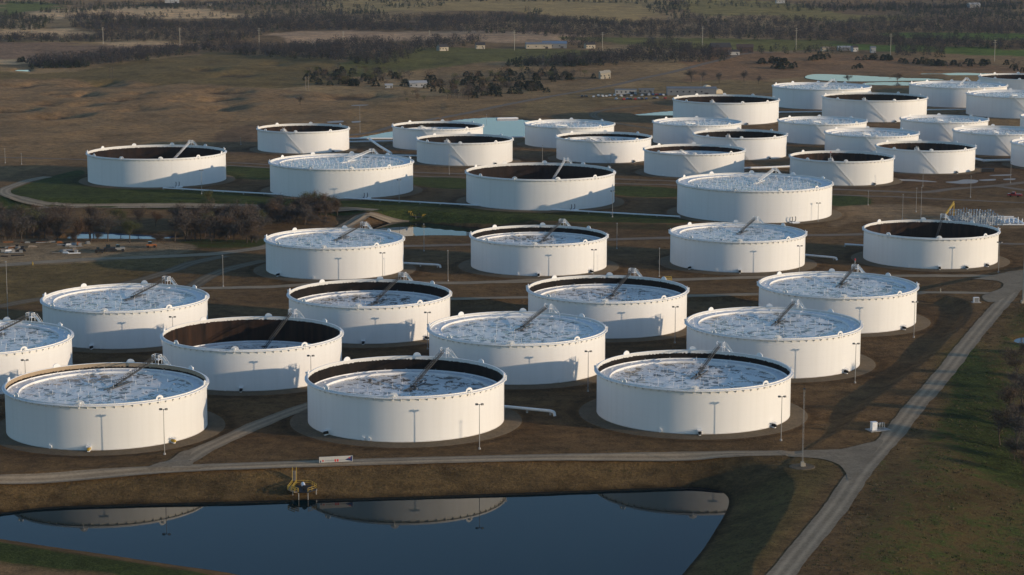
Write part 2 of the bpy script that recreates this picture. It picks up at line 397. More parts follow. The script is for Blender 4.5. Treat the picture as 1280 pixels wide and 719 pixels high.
def tag(o, label, cat, group=None):
    o['label'] = label; o['category'] = cat
    if group: o['group'] = group
    return o
def thing(name, label, cat, loc, rz=0., group=None):
    o = bpy.data.objects.new(name, None); COL.objects.link(o); o.location = loc; o.rotation_euler = (0, 0, rz); o.empty_display_size = 1
    return tag(o, label, cat, group)
def copy_tree(o, parent=None):
    c = o.copy(); COL.objects.link(c); c.parent = parent
    for ch in list(o.children): copy_tree(ch, c)
    return c
def struct(o, kind='structure'): o['kind'] = kind; return o

# ------------------------------------------------------------------ ground: one sheet
def build_ground():
    ys = [-3000, -1500, -600, -100, 150, 280]
    y = 330.
    while y < 6200: ys.append(y); y += max(1.3, .0034*y) if y < 2300 else .0075*y
    ys += [6600, 7400, 8800, 11000, 15000, 22000, 32000]
    ex = np.array([60, 200, 600, 1800, 6000, 18000.]); u = np.concatenate([-2-np.arange(6)[::-1], np.linspace(-1.05, 1.05, 430), 2+np.arange(6)])
    Y, U = np.meshgrid(np.array(ys), u, indexing='ij')
    hw = np.maximum(.262*Y+14, 100)
    X = np.where(np.abs(U) < 1.5, U*hw, np.sign(U)*(1.05*hw+ex[np.clip(np.abs(U)-2, 0, 5).astype(int)]))
    x = X.ravel(); y = Y.ravel(); z = height(x, y)
    # ---- colour of the land, with shade deepened round the tanks
    n = len(x)
    col = np.tile(np.array([.118, .086, .055]), (n, 1)); gr = np.full(n, .12)
    wn = (fbm(x/30., y/45., 40, 3)-.5)
    def zone(px, c, g=None, w=6., wob=14., z0=0.):
        pg = wpoly(px, z0, 4)
        d = sdist(x, y, pg, 400)+wn*2*wob*np.clip(y/1500, .3, 2.5)
        k = sstep(w, -w, d)
        nonlocal col, gr
        if c is not None: col = col*(1-k[:, None])+np.array(c)*k[:, None]
        if g is not None: gr = gr*(1-k)+g*k
    # distant country: soft, long patches
    k = sstep(1500, 1700, y)
    tan = fbm(x/260., y/420., 50, 3)
    col = col*(1-k[:, None])+k[:, None]*(np.array([.125, .092, .058])*(1-sstep(.45, .62, tan))[:, None]+np.array([.20, .155, .095])*sstep(.45, .62, tan)[:, None])
    gr = np.where(y > 1650, .18+.25*sstep(.5, .65, fbm(x/330., y/420., 61, 2)), gr)
    TAN = (.36, .28, .19); PLOW = (.150, .112, .088); PLOW2 = (.27, .205, .155); MEAD = (.085, .088, .036)
    zone([(0, 5), (75, 7), (60, 15), (40, 18), (0, 20)], (.085, .105, .035), .3)
    zone([(30, 19), (80, 15), (150, 11), (180, 9), (300, 19), (300, 25), (250, 27), (190, 27), (100, 23), (60, 25)], TAN, 0)
    zone([(0, 40), (60, 39), (100, 41), (100, 48), (0, 48)], TAN, .0)
    zone([(-30, 54), (130, 56), (290, 57), (215, 62), (140, 68), (-30, 71)], PLOW, .0)
    zone([(130, 54), (210, 53), (215, 57), (135, 57)], TAN, 0)
    zone([(-30, 71.5), (50, 73), (95, 76), (60, 80), (-30, 82)], TAN, 0)
    zone([(-30, 92), (60, 92), (130, 83), (215, 73), (260, 65.5), (300, 67), (430, 80), (430, 100), (330, 110), (200, 107), (0, 101), (-30, 100)], (.112, .090, .045), .20)
    zone([(345, 43), (430, 40), (600, 43), (735, 48), (730, 56), (640, 58), (540, 52), (470, 55), (370, 54)], PLOW2, 0)
    zone([(500, 66), (640, 64), (750, 67), (740, 74), (600, 82), (430, 95), (425, 82)], MEAD, .3)
    zone([(420, 0), (640, 4), (830, 3), (800, 25), (740, 27), (640, 20), (500, 18), (420, 18)], (.215, .175, .095), .1)
    zone([(690, 50), (850, 49.5), (1010, 51.5), (1060, 57), (1000, 63), (850, 62), (740, 56)], (.10, .105, .04), .25)
    zone([(1120, 43.5), (1290, 46), (1290, 54), (1130, 50)], (.07, .11, .03), .3)
    zone([(1060, 58), (1290, 63), (1290, 70), (1200, 69), (1060, 64)], (.07, .11, .03), .3)
    zone([(860, 3), (1000, 8), (1060, 16), (1160, 22), (1060, 30), (960, 20), (870, 18)], (.15, .135, .06), .2)
    zone([(1120, 66), (1290, 71), (1290, 79), (1120, 76)], (.16, .12, .075), .1)
    zone([(900, 66), (980, 66), (1290, 82), (1290, 92), (1000, 95), (960, 105), (860, 106), (850, 92)], (.155, .105, .068), .03)
    zone([(-20, 102), (330, 110), (440, 120), (440, 150), (330, 165), (280, 185), (110, 190), (-20, 215)], (.165, .120, .074), .10)
    zone([(440, 115), (560, 122), (690, 120), (660, 126), (560, 146), (440, 165)], (.16, .118, .07), .15)
    zone([(660, 128), (790, 104), (960, 100), (960, 118), (850, 120), (720, 140), (640, 146)], (.15, .118, .068), .25)
    zone([(275, 165), (325, 158), (325, 190), (280, 190)], (.12, .085, .058), 0)
    for px_, py_, r_, d_ in PITS:                        # wet mud in the hollows
        cx, cy = at(px_, py_); q = np.hypot((x+(fbm(x/26., y/34., 71, 3)-.5)*34-cx)/(r_*.6), (y+(fbm(x/26., y/34., 83, 3)-.5)*40-cy)/(r_*.8))
        kk = sstep(1.0, .6, q+wn*.8); kk = kk*.7; col = col*(1-kk[:, None])+np.array([.035, .028, .024])*kk[:, None]; gr = gr*(1-kk)
    # tank terraces
    G1 = (.040, .055, .020)
    zone([(12, 240), (60, 222), (105, 213), (112, 232), (210, 237), (430, 249), (840, 271), (842, 279), (700, 276), (600, 272), (430, 262), (250, 255), (60, 251), (20, 246)], G1, 1.0, 4, 3)
    zone([(480, 268), (700, 278), (842, 281), (842, 288), (700, 284), (560, 279)], (.055, .045, .026), .45, 4, 3)
    for p in ([(283, 208), (341, 211), (341, 224), (283, 221)], [(515, 222), (583, 224), (583, 236), (515, 232)], [(770, 233), (846, 236), (846, 246), (770, 244)], [(1040, 245), (1086, 247), (1086, 258), (1040, 257)]):
        zone(p, (.05, .065, .022), .85, 3, 2)
    zone([(0, 245), (60, 254), (65, 257), (0, 262)], G1, .9, 3, 2)
    zone([(230, 300), (330, 297), (335, 308), (232, 310)], (.07, .07, .03), .55, 4, 4)
    zone([(0, 333), (230, 322), (180, 345), (0, 385)], (.135, .11, .062), .25, 4, 3)
    zone([(0, 299), (110, 303), (180, 302), (236, 305), (236, 315), (160, 324), (0, 331)], (.215, .185, .15), 0, 2, 3)
    zone([(1041, 260), (1120, 255), (1200, 262), (1290, 262), (1290, 284), (1170, 284), (1080, 276), (1041, 284)], (.19, .155, .12), 0, 3, 4)
    zone([(1030, 200), (1290, 205), (1290, 228), (1180, 238), (1100, 236), (1040, 234)], (.095, .068, .046), 0, 3, 4)
    zone([(1070, 719), (1110, 600), (1180, 510), (1230, 440), (1290, 385), (1400, 500), (1400, 719)], (.112, .090, .050), .50, 6, 6)
    zone([(1190, 440), (1225, 430), (1240, 470), (1290, 560), (1270, 590), (1210, 560), (1180, 500)], (.09, .090, .033), .66, 8, 10)
    zone([(1090, 545), (1150, 590), (1120, 640), (1080, 650)], (.105, .082, .05), .47, 8, 6)
    zone([(-40, 676), (60, 686), (215, 709), (300, 722), (200, 760), (-40, 760)], (.05, .06, .022), .66, 4, 3)
    zone([(-60, 700), (60, 712), (150, 722), (100, 760), (-60, 760)], (.16, .12, .085), .0, 3, 3)
    zone([(905, 590), (985, 575), (1045, 580), (1030, 612), (940, 719), (850, 719), (915, 620)], (.105, .088, .047), .42, 4, 4)
    zone([(-40, 603), (215, 590), (640, 577), (980, 572), (900, 606), (640, 616), (250, 628), (-40, 642)], (.098, .076, .046), .22, 3, 3, 0)
    fk = sstep(1150, 1650, y)[:, None]; col = col*(np.array([1.30, 1.07, .76])*(1-fk)+np.array([1.66, 1.40, 1.08])*fk)
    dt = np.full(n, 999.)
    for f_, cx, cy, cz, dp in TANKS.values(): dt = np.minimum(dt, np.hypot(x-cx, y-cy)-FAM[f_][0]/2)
    kk = sstep(22, 7, dt+wn*20)[:, None]; col = col*(1-.20*kk); gr = gr*(1-.8*kk[:, 0]); kk = (sstep(6., 7.5, dt)*sstep(10.5, 8.5, dt+wn*3))[:, None]; col = col*(1-.35*kk)  # tank shade deepened in the soil colour, then a dark ring outside each pad
    # dark weathered strip right on the waterlines
    for pg, zl in PONDW[:3]:
        d = sdist(x, y, pg, 60); kk = sstep(2.2, .6, d); col = col*(1-.6*kk[:, None]); gr = gr*(1-kk)
    me = bpy.data.meshes.new('ground')
    R, C = X.shape
    idx = np.arange(R*C).reshape(R, C)
    q = np.stack([idx[:-1, :-1], idx[:-1, 1:], idx[1:, 1:], idx[1:, :-1]], -1).reshape(-1, 4)
    me.vertices.add(n); me.vertices.foreach_set('co', np.stack([x, y, z], -1).ravel())
    me.loops.add(q.size); me.loops.foreach_set('vertex_index', q.ravel())
    me.polygons.add(len(q)); me.polygons.foreach_set('loop_start', np.arange(0, q.size, 4)); me.polygons.foreach_set('loop_total', np.full(len(q), 4))
    me.polygons.foreach_set('use_smooth', np.ones(len(q), bool))
    me.update(calc_edges=True)
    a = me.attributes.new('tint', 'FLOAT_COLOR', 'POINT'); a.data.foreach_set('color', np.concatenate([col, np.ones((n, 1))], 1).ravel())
    a = me.attributes.new('grass', 'FLOAT', 'POINT'); a.data.foreach_set('value', gr)
    me.materials.append(MAT['ground_soil'])
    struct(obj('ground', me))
build_ground()

# ------------------------------------------------------------------ water
def flat(name, pg, z, mat):
    bm = bmesh.new(); vs_ = [bm.verts.new((p[0], p[1], z)) for p in pg]; f = bm.faces.new(vs_)
    if f.normal.z < 0: f.normal_flip()
    bmesh.ops.triangulate(bm, faces=bm.faces[:])
    for f in bm.faces:
        f.normal_update()
        if f.normal.z < 0: f.normal_flip()
    me = bpy.data.meshes.new(name); bm.to_mesh(me); bm.free(); me.materials.append(MAT[mat]); return struct(obj(name, me))
def grow(pg, d):
    c = pg.mean(0); out = []
    n = len(pg); area = .5*np.sum(pg[:, 0]*np.roll(pg[:, 1], -1)-np.roll(pg[:, 0], -1)*pg[:, 1]); sg = 1 if area > 0 else -1
    for i in range(n):
        t = pg[(i+1) % n]-pg[i-1]; t = t/(np.linalg.norm(t)+1e-9); out.append(pg[i]+sg*d*np.array([t[1], -t[0]]))
    return np.array(out)
for i, (pg, z) in enumerate(PONDW):
    flat('pond_water', grow(pg, 1.5), z, 'pond_water' if i < 2 else 'far_water')

# ------------------------------------------------------------------ roads as draped ribbons
def ribbon(px, width, mat, name='road', z0=0., lift=.10, n=10, wob=.5):
    pl = catmull([at(a, b, z0) for a, b in px], False, n)
    # resample
    d = np.r_[0, np.cumsum(np.hypot(*np.diff(pl, axis=0).T))]; st = 2.5 if d[-1] < 1500 else 4.
    s = np.linspace(0, d[-1], max(8, int(d[-1]/st))); P = np.stack([np.interp(s, d, pl[:, 0]), np.interp(s, d, pl[:, 1])], 1)
    T = np.gradient(P, axis=0); T /= np.linalg.norm(T, axis=1)[:, None]; Nn = np.stack([-T[:, 1], T[:, 0]], 1)
    K = 9; V = []; AC = []
    for k in range(K):
        a = k/(K-1); wl = width*(1+wob*.55*(fbm(s/7., s*0+k*3.3, 70, 3)-.5)) if k in (0, K-1) else width
        q = P+Nn*((a-.5)*wl)[:, None] if isinstance(wl, np.ndarray) else P+Nn*(a-.5)*wl
        V.append(np.c_[q, height(q[:, 0], q[:, 1])+lift]); AC.append(np.full(len(q), a))
    V = np.stack(V, 1); L = len(P); AC = np.stack(AC, 1)
    V[:, :, 2] = np.maximum(V[:, :, 2], V[:, 4:5, 2]-.4)
    F = [(i*K+k, i*K+k+1, (i+1)*K+k+1, (i+1)*K+k) for i in range(L-1) for k in range(K-1)]
    me = bpy.data.meshes.new(name); me.from_pydata(V.reshape(-1, 3).tolist(), [], F); me.materials.append(MAT[mat])
    a = me.attributes.new('across', 'FLOAT', 'POINT'); a.data.foreach_set('value', AC.ravel())
    me.polygons.foreach_set('use_smooth', [True]*len(F)); me.update()
    return struct(obj(name, me))
def patch(px, z0, mat, name, lift=.09, step=2.5):
    pg = wpoly(px, z0, 5)
    mn, mx = pg.min(0), pg.max(0); nx = max(3, int((mx[0]-mn[0])/step)); ny = max(3, int((mx[1]-mn[1])/step))
    bm = bmesh.new(); vs_ = [bm.verts.new((p[0], p[1], 0)) for p in pg]; bm.faces.new(vs_)
    for i in range(1, nx): bmesh.ops.bisect_plane(bm, geom=bm.verts[:]+bm.edges[:]+bm.faces[:], plane_co=(mn[0]+(mx[0]-mn[0])*i/nx, 0, 0), plane_no=(1, 0, 0))
    for i in range(1, ny): bmesh.ops.bisect_plane(bm, geom=bm.verts[:]+bm.edges[:]+bm.faces[:], plane_co=(0, mn[1]+(mx[1]-mn[1])*i/ny, 0), plane_no=(0, 1, 0))
    xs = np.array([v.co.x for v in bm.verts]); ys = np.array([v.co.y for v in bm.verts]); zs = height(xs, ys)+lift
    for v, z in zip(bm.verts, zs): v.co.z = z
    for f in bm.faces:
        f.normal_update()
        if f.normal.z < 0: f.normal_flip()
    me = bpy.data.meshes.new(name); bm.to_mesh(me); bm.free(); me.materials.append(MAT[mat]); return struct(obj(name, me))
ROADS = [
 ([(900, 800), (935, 764), (972, 719), (1010, 672), (1048, 625), (1078, 582), (1110, 547), (1140, 514), (1172, 479), (1203, 440), (1233, 403), (1258, 375), (1270, 358), (1277, 347)], 7.0, 'road_gravel', 1.5),
 ([(-120, 603), (0, 597), (100, 591), (215, 585), (420, 578), (640, 572), (860, 568), (1000, 566), (1080, 563)], 6.6, 'road_gravel', .4),
 ([(222, 584), (250, 564), (300, 541), (345, 522), (388, 507), (440, 492)], 7.5, 'road_gravel', 0),
 ([(240, 361), (330, 359), (400, 356), (500, 354), (570, 354), (660, 352), (835, 350), (960, 347), (1140, 345), (1240, 345.5), (1276, 349)], 7, 'road_gravel', 0),
 ([(420, 374), (560, 373), (660, 371), (855, 369), (950, 367), (1140, 367), (1230, 368), (1262, 370)], 5.5, 'road_gravel', 1.8),
 ([(-40, 335), (0, 332), (100, 325), (200, 321), (260, 318), (320, 311), (350, 304), (390, 292), (420, 281), (445, 270), (462, 266.5), (510, 267)], 9, 'road_gravel', 0),
 ([(-40, 391), (0, 383), (50, 374), (120, 362), (168, 352), (210, 340), (240, 329), (282, 320)], 7.5, 'pad_gravel', 0),
 ([(225, 369), (240, 359), (262, 346), (292, 335), (332, 326)], 7.5, 'pad_gravel', 0),
 ([(60, 224), (40, 228), (21, 234), (6, 240.5), (10, 247), (39, 252), (80, 254.5), (155, 255.5), (240, 256.5), (330, 258.5), (430, 263), (470, 266)], 8, 'road_gravel', -1.5),
 ([(-40, 265), (0, 262.5), (40, 259), (75, 255.5)], 7, 'road_gravel', -2.5),
 ([(283, 203.5), (340, 206), (517, 215.5), (581, 217.5), (770, 224), (850, 226.5)], 6, 'dirt_track', 0),
 ([(-30, 196), (110, 200), (283, 207), (517, 220), (581, 222), (770, 229.5), (850, 232), (1041, 243.5), (1110, 246), (1200, 250), (1300, 255)], 5, 'dirt_track', 0),
 ([(1041, 236.6), (1100, 239), (1154, 240.6), (1189, 236.6), (1243, 232.5), (1300, 226)], 8, 'dirt_track', 0),
 ([(1243, 232.5), (1300, 240.5)], 7, 'dirt_track', 0),
 ([(500, 308), (590, 306), (700, 303), (760, 300), (840, 297.5), (1010, 294.5), (1080, 293)], 8, 'dirt_track', 0),
 ([(1080, 293), (1160, 299), (1250, 304.5), (1300, 305)], 6, 'dirt_track', 0),
 ([(425, 170), (453, 166), (575, 143), (621, 133), (665, 124), (703, 116), (733, 110), (785, 101), (850, 88), (914, 75), (967, 65)], 8, 'dirt_track', 0),
 ([(800, 132), (750, 139), (743, 146), (770, 154), (815, 161)], 7, 'pad_gravel', 0),
 ([(720, 118), (800, 115), (880, 119), (970, 117), (1000, 116)], 9, 'pad_gravel', 0)]
for px, w, m, z0 in ROADS: ribbon(px, w, m, 'road', z0, .10)
patch([(975, 563.5), (1040, 562), (1085, 553), (1104, 550), (1092, 566), (1064, 600), (1057, 590), (1048, 580), (1025, 573), (985, 569.5)], .6, 'road_gravel', 'road_junction', .16)
patch([(185, 585.5), (212, 574), (226, 564), (240, 562), (236, 572), (242, 581), (262, 582.5), (230, 587)], .35, 'road_gravel', 'road_junction', .16)
patch([(1200, 347), (1240, 341), (1290, 338), (1300, 352), (1268, 366), (1240, 378), (1228, 370), (1252, 360), (1248, 351)], 2.4, 'road_gravel', 'road_junction', .16)

# ------------------------------------------------------------------ storage tanks
PLAT_AZ = R_(90-21.5)               # angle of the gauge platform (from +X)
MESH = {}
def fam_mesh(fam):
    D, H = FAM[fam]; R = D/2
    key = 'u' if fam in 'ub' else fam
    if key in MESH: return MESH[key]
    d = {}; N = 160
    m = MB(); m.lathe([(R, 0), (R, H*.25), (R, H*.5), (R, H*.75), (R, H)], N, 0); d['outer'] = m
    g = MB(); w = .85
    g.lathe([(R+.004, H-.62), (R+w, H-.62), (R+w, H-.30), (R+w*.72, H-.26), (R+.004, H-.22)], N, 0)
    g.lathe([(R-.22, H), (R+.16, H), (R+.16, H+.14), (R-.22, H+.14)], N, 0, True)
    nb = 72 if key != 'u' else 96
    for i in range(nb):
        t = 2*math.pi*i/nb; c, s = math.cos(t), math.sin(t); tx, ty = -s*.04, c*.04
        a = [(R*c, R*s, H-.63), ((R+w*.95)*c, (R+w*.95)*s, H-.63), (R*c, R*s, H-1.45)]
        g.add([(p[0]+tx, p[1]+ty, p[2]) for p in a]+[(p[0]-tx, p[1]-ty, p[2]) for p in a], [(0, 1, 2), (5, 4, 3), (0, 3, 4, 1), (1, 4, 5, 2), (2, 5, 3, 0)])
    d['girder'] = g.mesh('wind_girder', ['white_trim'])
    # half-round foam shield, standing on the rim; local: faces +X
    f = MB(); rr = 1.35 if key != 'u' else 1.5; n = 12
    pts = [(0, rr*math.cos(math.pi*i/n), rr*.86*math.sin(math.pi*i/n)) for i in range(n+1)]
    th = .12
    f.add([(p[0]+th, p[1], p[2]) for p in pts]+[(p[0]-th, p[1], p[2]) for p in pts], [tuple(range(n+1)), tuple(range(2*n+1, n, -1))]+[(i, i+n+1, i+n+2, i+1) for i in range(n)])
    f.box((.55, 0, .28), (.8, .5, .5)); f.tube((.75, 0, .2), (.75, 0, -1.3), .11)
    d['shield'] = f.mesh('foam_shield', ['white_trim'])
    MESH[key] = d
    return d
INNER = {}
def shell_mesh(fam, inner, rust):
    k = (('u' if fam in 'ub' else fam), inner)
    if k in INNER: return INNER[k]
    D, H = FAM[fam]; R = D/2; N = 160
    m = MB()
    m.lathe([(R, 0), (R, H*.25), (R, H*.5), (R, H*.75), (R, H)], N, 0)
    m.lathe([(R-.15, H), (R-.15, H*.6), (R-.15, .1)], N, 1)
    INNER[k] = m.mesh('shell', ['tank_white_paint', inner], True)
    return INNER[k]
ROOF = {}
def roof_mesh(fam, seed, small_legs):
    k = (('u' if fam in 'ub' else fam), seed, small_legs)
    if k in ROOF: return ROOF[k]
    R = FAM[fam][0]/2; m = MB(); rng = random.Random(seed)
    NR, NA = 30, 120; rin = R*.865; P = []; F = []
    for i in range(NR+1):
        r = rin*i/NR
        for j in range(NA):
            t = 2*math.pi*j/NA; x, y = r*math.cos(t), r*math.sin(t); P.append((x, y, 0))
    P = np.array(P); amp = .22
    zz = (fbm(P[:, 0]/3.4+seed*7, P[:, 1]/3.4, seed, 2)-.5)*amp*2*np.clip((rin-np.hypot(P[:, 0], P[:, 1]))/3., 0, 1)
    P[:, 2] = zz-.55
    for i in range(NR):
        for j in range(NA):
            F.append((i*NA+j, i*NA+(j+1) % NA, (i+1)*NA+(j+1) % NA, (i+1)*NA+j) if i else (j, NA+(j+1) % NA, NA+j, ) if False else (i*NA+j, (i+1)*NA+j, (i+1)*NA+(j+1) % NA, i*NA+(j+1) % NA))
    m.add(P.tolist(), F, 0)
    # pontoon ring with its raised inner edge and bulkhead ribs
    m.lathe([(rin, -.55), (rin, .12), (rin+.18, .14), (rin+.2, .06), (R-1.3, -.02), (R-.5, .0), (R-.45, .35), (R-.30, .35), (R-.28, -.4)], 144, 1)
    nb = 32
    for i in range(nb):
        t = 2*math.pi*i/nb; c, s = math.cos(t), math.sin(t)
        m.beam(((rin+.3)*c, (rin+.3)*s, .07), ((R-.6)*c, (R-.6)*s, .03), .12, .08, 1)
        if i % 2 == 0:
            q = (rin+R)/2; m.tube((q*c, q*s, 0), (q*c, q*s, .28), .45, .45, 10, 1)
    if small_legs:
        nn = 8 if fam in 'ub' else 6
        for i in range(nn):
            r = rin*(i+.55)/nn
            for j in range(int(5+5*i)):
                t = 2*math.pi*(j+.37*i)/int(5+5*i); m.tube((r*math.cos(t), r*math.sin(t), -.6), (r*math.cos(t), r*math.sin(t), .75+.2*rng.random()), .10, .10, 5, 2)
    me = m.mesh('floating_roof', ['roof_deck' if fam == 's' else 'roof_deck_grey', 'white_trim', 'white_trim'], False)
    ROOF[k] = me; return me
_l = MB(); _l.tube((0, 0, -.1), (0, 0, 1.15), .06, .06, 6); _l.tube((0, 0, 1.15), (0, 0, 1.3), .10, .10, 6); LEG = _l.mesh('roof_leg', ['white_trim'])
def platform_mesh(H, R, kind):
    m = MB()
    a = PLAT_AZ; rad = Vector((math.cos(a), math.sin(a), 0)); tan = Vector((-math.sin(a), math.cos(a), 0))
    o = rad*(R-.6)
    def p(r, t, z): return o+rad*r+tan*t+Vector((0, 0, z))
    for r, t in ((-.9, -1.2), (-.9, 1.2), (1.3, -1.2), (1.3, 1.2)):
        m.beam(p(r, t, H+.16), p(r, t, H+3.3), .18, .18)
    m.box(p(.2, 0, H+1.7), (2.4, 2.6, .12), a); 
    for z in (2.3, 2.8, 3.3):
        m.beam(p(-.9, -1.2, H+z), p(-.9, 1.2, H+z), .11, .11); m.beam(p(1.3, -1.2, H+z), p(1.3, 1.2, H+z), .11, .11)
        m.beam(p(-.9, -1.2, H+z), p(1.3, -1.2, H+z), .11, .11); m.beam(p(-.9, 1.2, H+z), p(1.3, 1.2, H+z), .11, .11)
    # outside stair, running down along the shell to the right
    N = 14; ang0 = a
    for i in range(N):
        t0 = ang0-(1.2+i*.95)/R; t1 = ang0-(1.2+(i+1)*.95)/R; z0 = H+1.7-i*1.15; z1 = H+1.7-(i+1)*1.15
        for rr in (R+.95, R+1.9):
            b0 = Vector((math.cos(t0)*rr, math.sin(t0)*rr, z0)); b1 = Vector((math.cos(t1)*rr, math.sin(t1)*rr, z1))
            m.beam(b0, b1, .1, .35)
            up = Vector((0, 0, 1.1)); m.beam(b0+up, b1+up, .08, .08); m.beam(b0, b0+up, .07, .07)
        q0 = Vector((math.cos(t0)*(R+1.42), math.sin(t0)*(R+1.42), z0)); q1 = Vector((math.cos(t1)*(R+1.42), math.sin(t1)*(R+1.42), z1))
        m.beam(q0, q1, .9, .06)
    # side panel of the stair head that shows above the rim
    m.add([p(.3, -1.28, H+3.2), p(.3, -1.28, H+2.3), p(.6, -3.4, H+.2), p(.6, -4.4, H+.2)], [(0, 1, 2, 3)])
    m.add([p(.42, -1.28, H+3.2), p(.42, -1.28, H+2.3), p(.72, -3.4, H+.2), p(.72, -4.4, H+.2)], [(3, 2, 1, 0)])
    return m.mesh('gauge_platform', ['white_trim'])
def ladder_mesh(H, R, depth, white):
    m = MB(); a = PLAT_AZ; rad = Vector((math.cos(a), math.sin(a), 0)); tan = Vector((-math.sin(a), math.cos(a), 0))
    L = math.sqrt((R*.80)**2+3); top = rad*(R-1.6)+Vector((0, 0, H+2.0)); bot = rad*(R*.17)+Vector((0, 0, H-depth+.1))
    up = Vector((0, 0, 1.15))
    for s in (-.33, .33):
        m.beam(top+tan*s, bot+tan*s, .10, .26); m.beam(top+tan*s+up, bot+tan*s+up, .08, .08)
        n = 18
        for i in range(n+1):
            q = top.lerp(bot, i/n)+tan*s; m.beam(q, q+up, .07, .07)
            if i < n: m.beam(q, top.lerp(bot, (i+1)/n)+tan*s+up, .06, .06)
    for i in range(44):
        q = top.lerp(bot, i/43); m.beam(q-tan*.33, q+tan*.33, .2, .05)
    # runway on the deck
    z = H-depth-.25
    for s in (-.7, .7): m.beam(rad*(R*.62)*0+rad*(-R*.02)+tan*s+Vector((0, 0, z)), rad*(R*.45)+tan*s+Vector((0, 0, z)), .2, .3)
    m.beam(bot-tan*.9, bot+tan*.9, .3, .5)
    return m.mesh('rolling_ladder', ['white_trim' if white else 'ladder_steel'])
def stair_mesh(H, R):
    """stair that winds down the side facing the road"""
    m = MB(); a0, a1 = R_(-90-17.5), R_(-90+5.5); N = 40
    for i in range(N):
        t0 = a0+(a1-a0)*i/N; t1 = a0+(a1-a0)*(i+1)/N; z0 = H+.1-(H-.2)*i/N; z1 = H+.1-(H-.2)*(i+1)/N
        for rr in (R+.06, R+.95):
            b0 = Vector((math.cos(t0)*rr, math.sin(t0)*rr, z0)); b1 = Vector((math.cos(t1)*rr, math.sin(t1)*rr, z1)); m.beam(b0, b1, .07, .34)
        b0 = Vector((math.cos(t0)*(R+.95), math.sin(t0)*(R+.95), z0)); b1 = Vector((math.cos(t1)*(R+.95), math.sin(t1)*(R+.95), z1)); up = Vector((0, 0, 1.1))
        m.beam(b0+up, b1+up, .07, .07); m.beam(b0, b0+up, .06, .06); m.beam(b0+up*.5, b1+up*.5, .05, .05)
        q = Vector((math.cos(t0)*(R+.5), math.sin(t0)*(R+.5), (z0+z1)/2)); m.box(q, (.9, .35, .05), t0)
    return m.mesh('stairway', ['white_trim'])
def head_mesh(H, R):
    """landing and rolling-ladder head on the front-left rim of the stair tanks"""
    m = MB(); a = R_(-90-21); rad = Vector((math.cos(a), math.sin(a), 0)); tan = Vector((-math.sin(a), math.cos(a), 0)); o = rad*(R-.6)
    m.box(o+Vector((0, 0, H+.5)), (2.6, 2.6, .14), a)
    for r, t in ((-1.2, -1.2), (-1.2, 1.2), (1.2, -1.2), (1.2, 1.2)): m.beam(o+rad*r+tan*t+Vector((0, 0, H+.14)), o+rad*r+tan*t+Vector((0, 0, H+1.7)), .16, .16)
    for z in (1.15, 1.65):
        for s in (-1.2, 1.2):
            m.beam(o-rad*1.2+tan*s+Vector((0, 0, H+z)), o+rad*1.2+tan*s+Vector((0, 0, H+z)), .1, .1); m.beam(o+rad*s-tan*1.2+Vector((0, 0, H+z)), o+rad*s+tan*1.2+Vector((0, 0, H+z)), .1, .1)
    return m.mesh('gauge_platform', ['white_trim'])
def front_ladder_mesh(H, R, depth):
    m = MB(); a = R_(-90-21); rad = Vector((math.cos(a), math.sin(a), 0)); tan = Vector((-math.sin(a), math.cos(a), 0))
    top = rad*(R-1.4)+Vector((0, 0, H+1.7)); bot = rad*(R*.2)+Vector((0, 0, H-depth)); up = Vector((0, 0, 1.))
    for s in (-.5, .5):
        m.beam(top+tan*s, bot+tan*s, .12, .5); m.beam(top+tan*s+up, bot+tan*s+up, .1, .12)
        for i in range(15):
            q = top.lerp(bot, i/14)+tan*s; m.beam(q, q+up, .08, .08)
    m.beam(top, bot, 1., .06)
    return m.mesh('rolling_ladder', ['white_trim'])
def mixer_mesh(body):
    m = MB()   # local +X is outwards
    m.tube((0, 0, 1.0), (.35, 0, 1.0), .75, .75, 14, 0); m.tube((.35, 0, 1.0), (1.7, 0, .95), .55, .5, 12, 1); m.tube((1.7, 0, .95), (1.95, 0, .95), .38, .3, 10, 1)
    m.box((.9, 0, .3), (1.4, .7, .6), 0, 2); m.box((1.0, 0, 1.75), (1.9, 1.5, .08), 0, 2); m.beam((0, .6, 2.3), (1.6, .6, 1.78), .07, .07, 2); m.beam((0, -.6, 2.3), (1.6, -.6, 1.78), .07, .07, 2)
    return m.mesh('mixer', ['white_trim', body, 'white_trim'])
MIX_B = mixer_mesh('rubber_black'); MIX_Y = mixer_mesh('yellow_paint')
_m = MB(); _m.tube((0, 0, .95), (.3, 0, .95), .5, .5, 14); _m.tube((.3, 0, .95), (.42, 0, .95), .62, .62, 14); _m.box((.5, 0, 1.7), (.12, .12, .5)); MANWAY = _m.mesh('manway', ['white_trim'])
_m = MB()
for s in (-1.3, 1.3):
    _m.path([(0, s, 1.0), (1.4, s, 1.0), (2.4, s, 1.6), (2.9, s, 3.0), (2.7, s, 4.2), (2.1, s, 4.6)], .26, 8, 0)
    _m.box((2.9, s, .5), (1., .8, 1.), 0, 1)
_m.path([(0, 0, .8), (3.2, 0, .8), (3.6, 3.5, .8)], .42, 10, 1); _m.path([(2.2, -3.2, .6), (4.6, 3.8, .6)], .4, 10, 1); _m.box((3.2, .5, .25), (4.5, 5, .25), 0, 1)
RISER = _m.mesh('pipe_riser', ['lamp_black', 'white_pipe'])
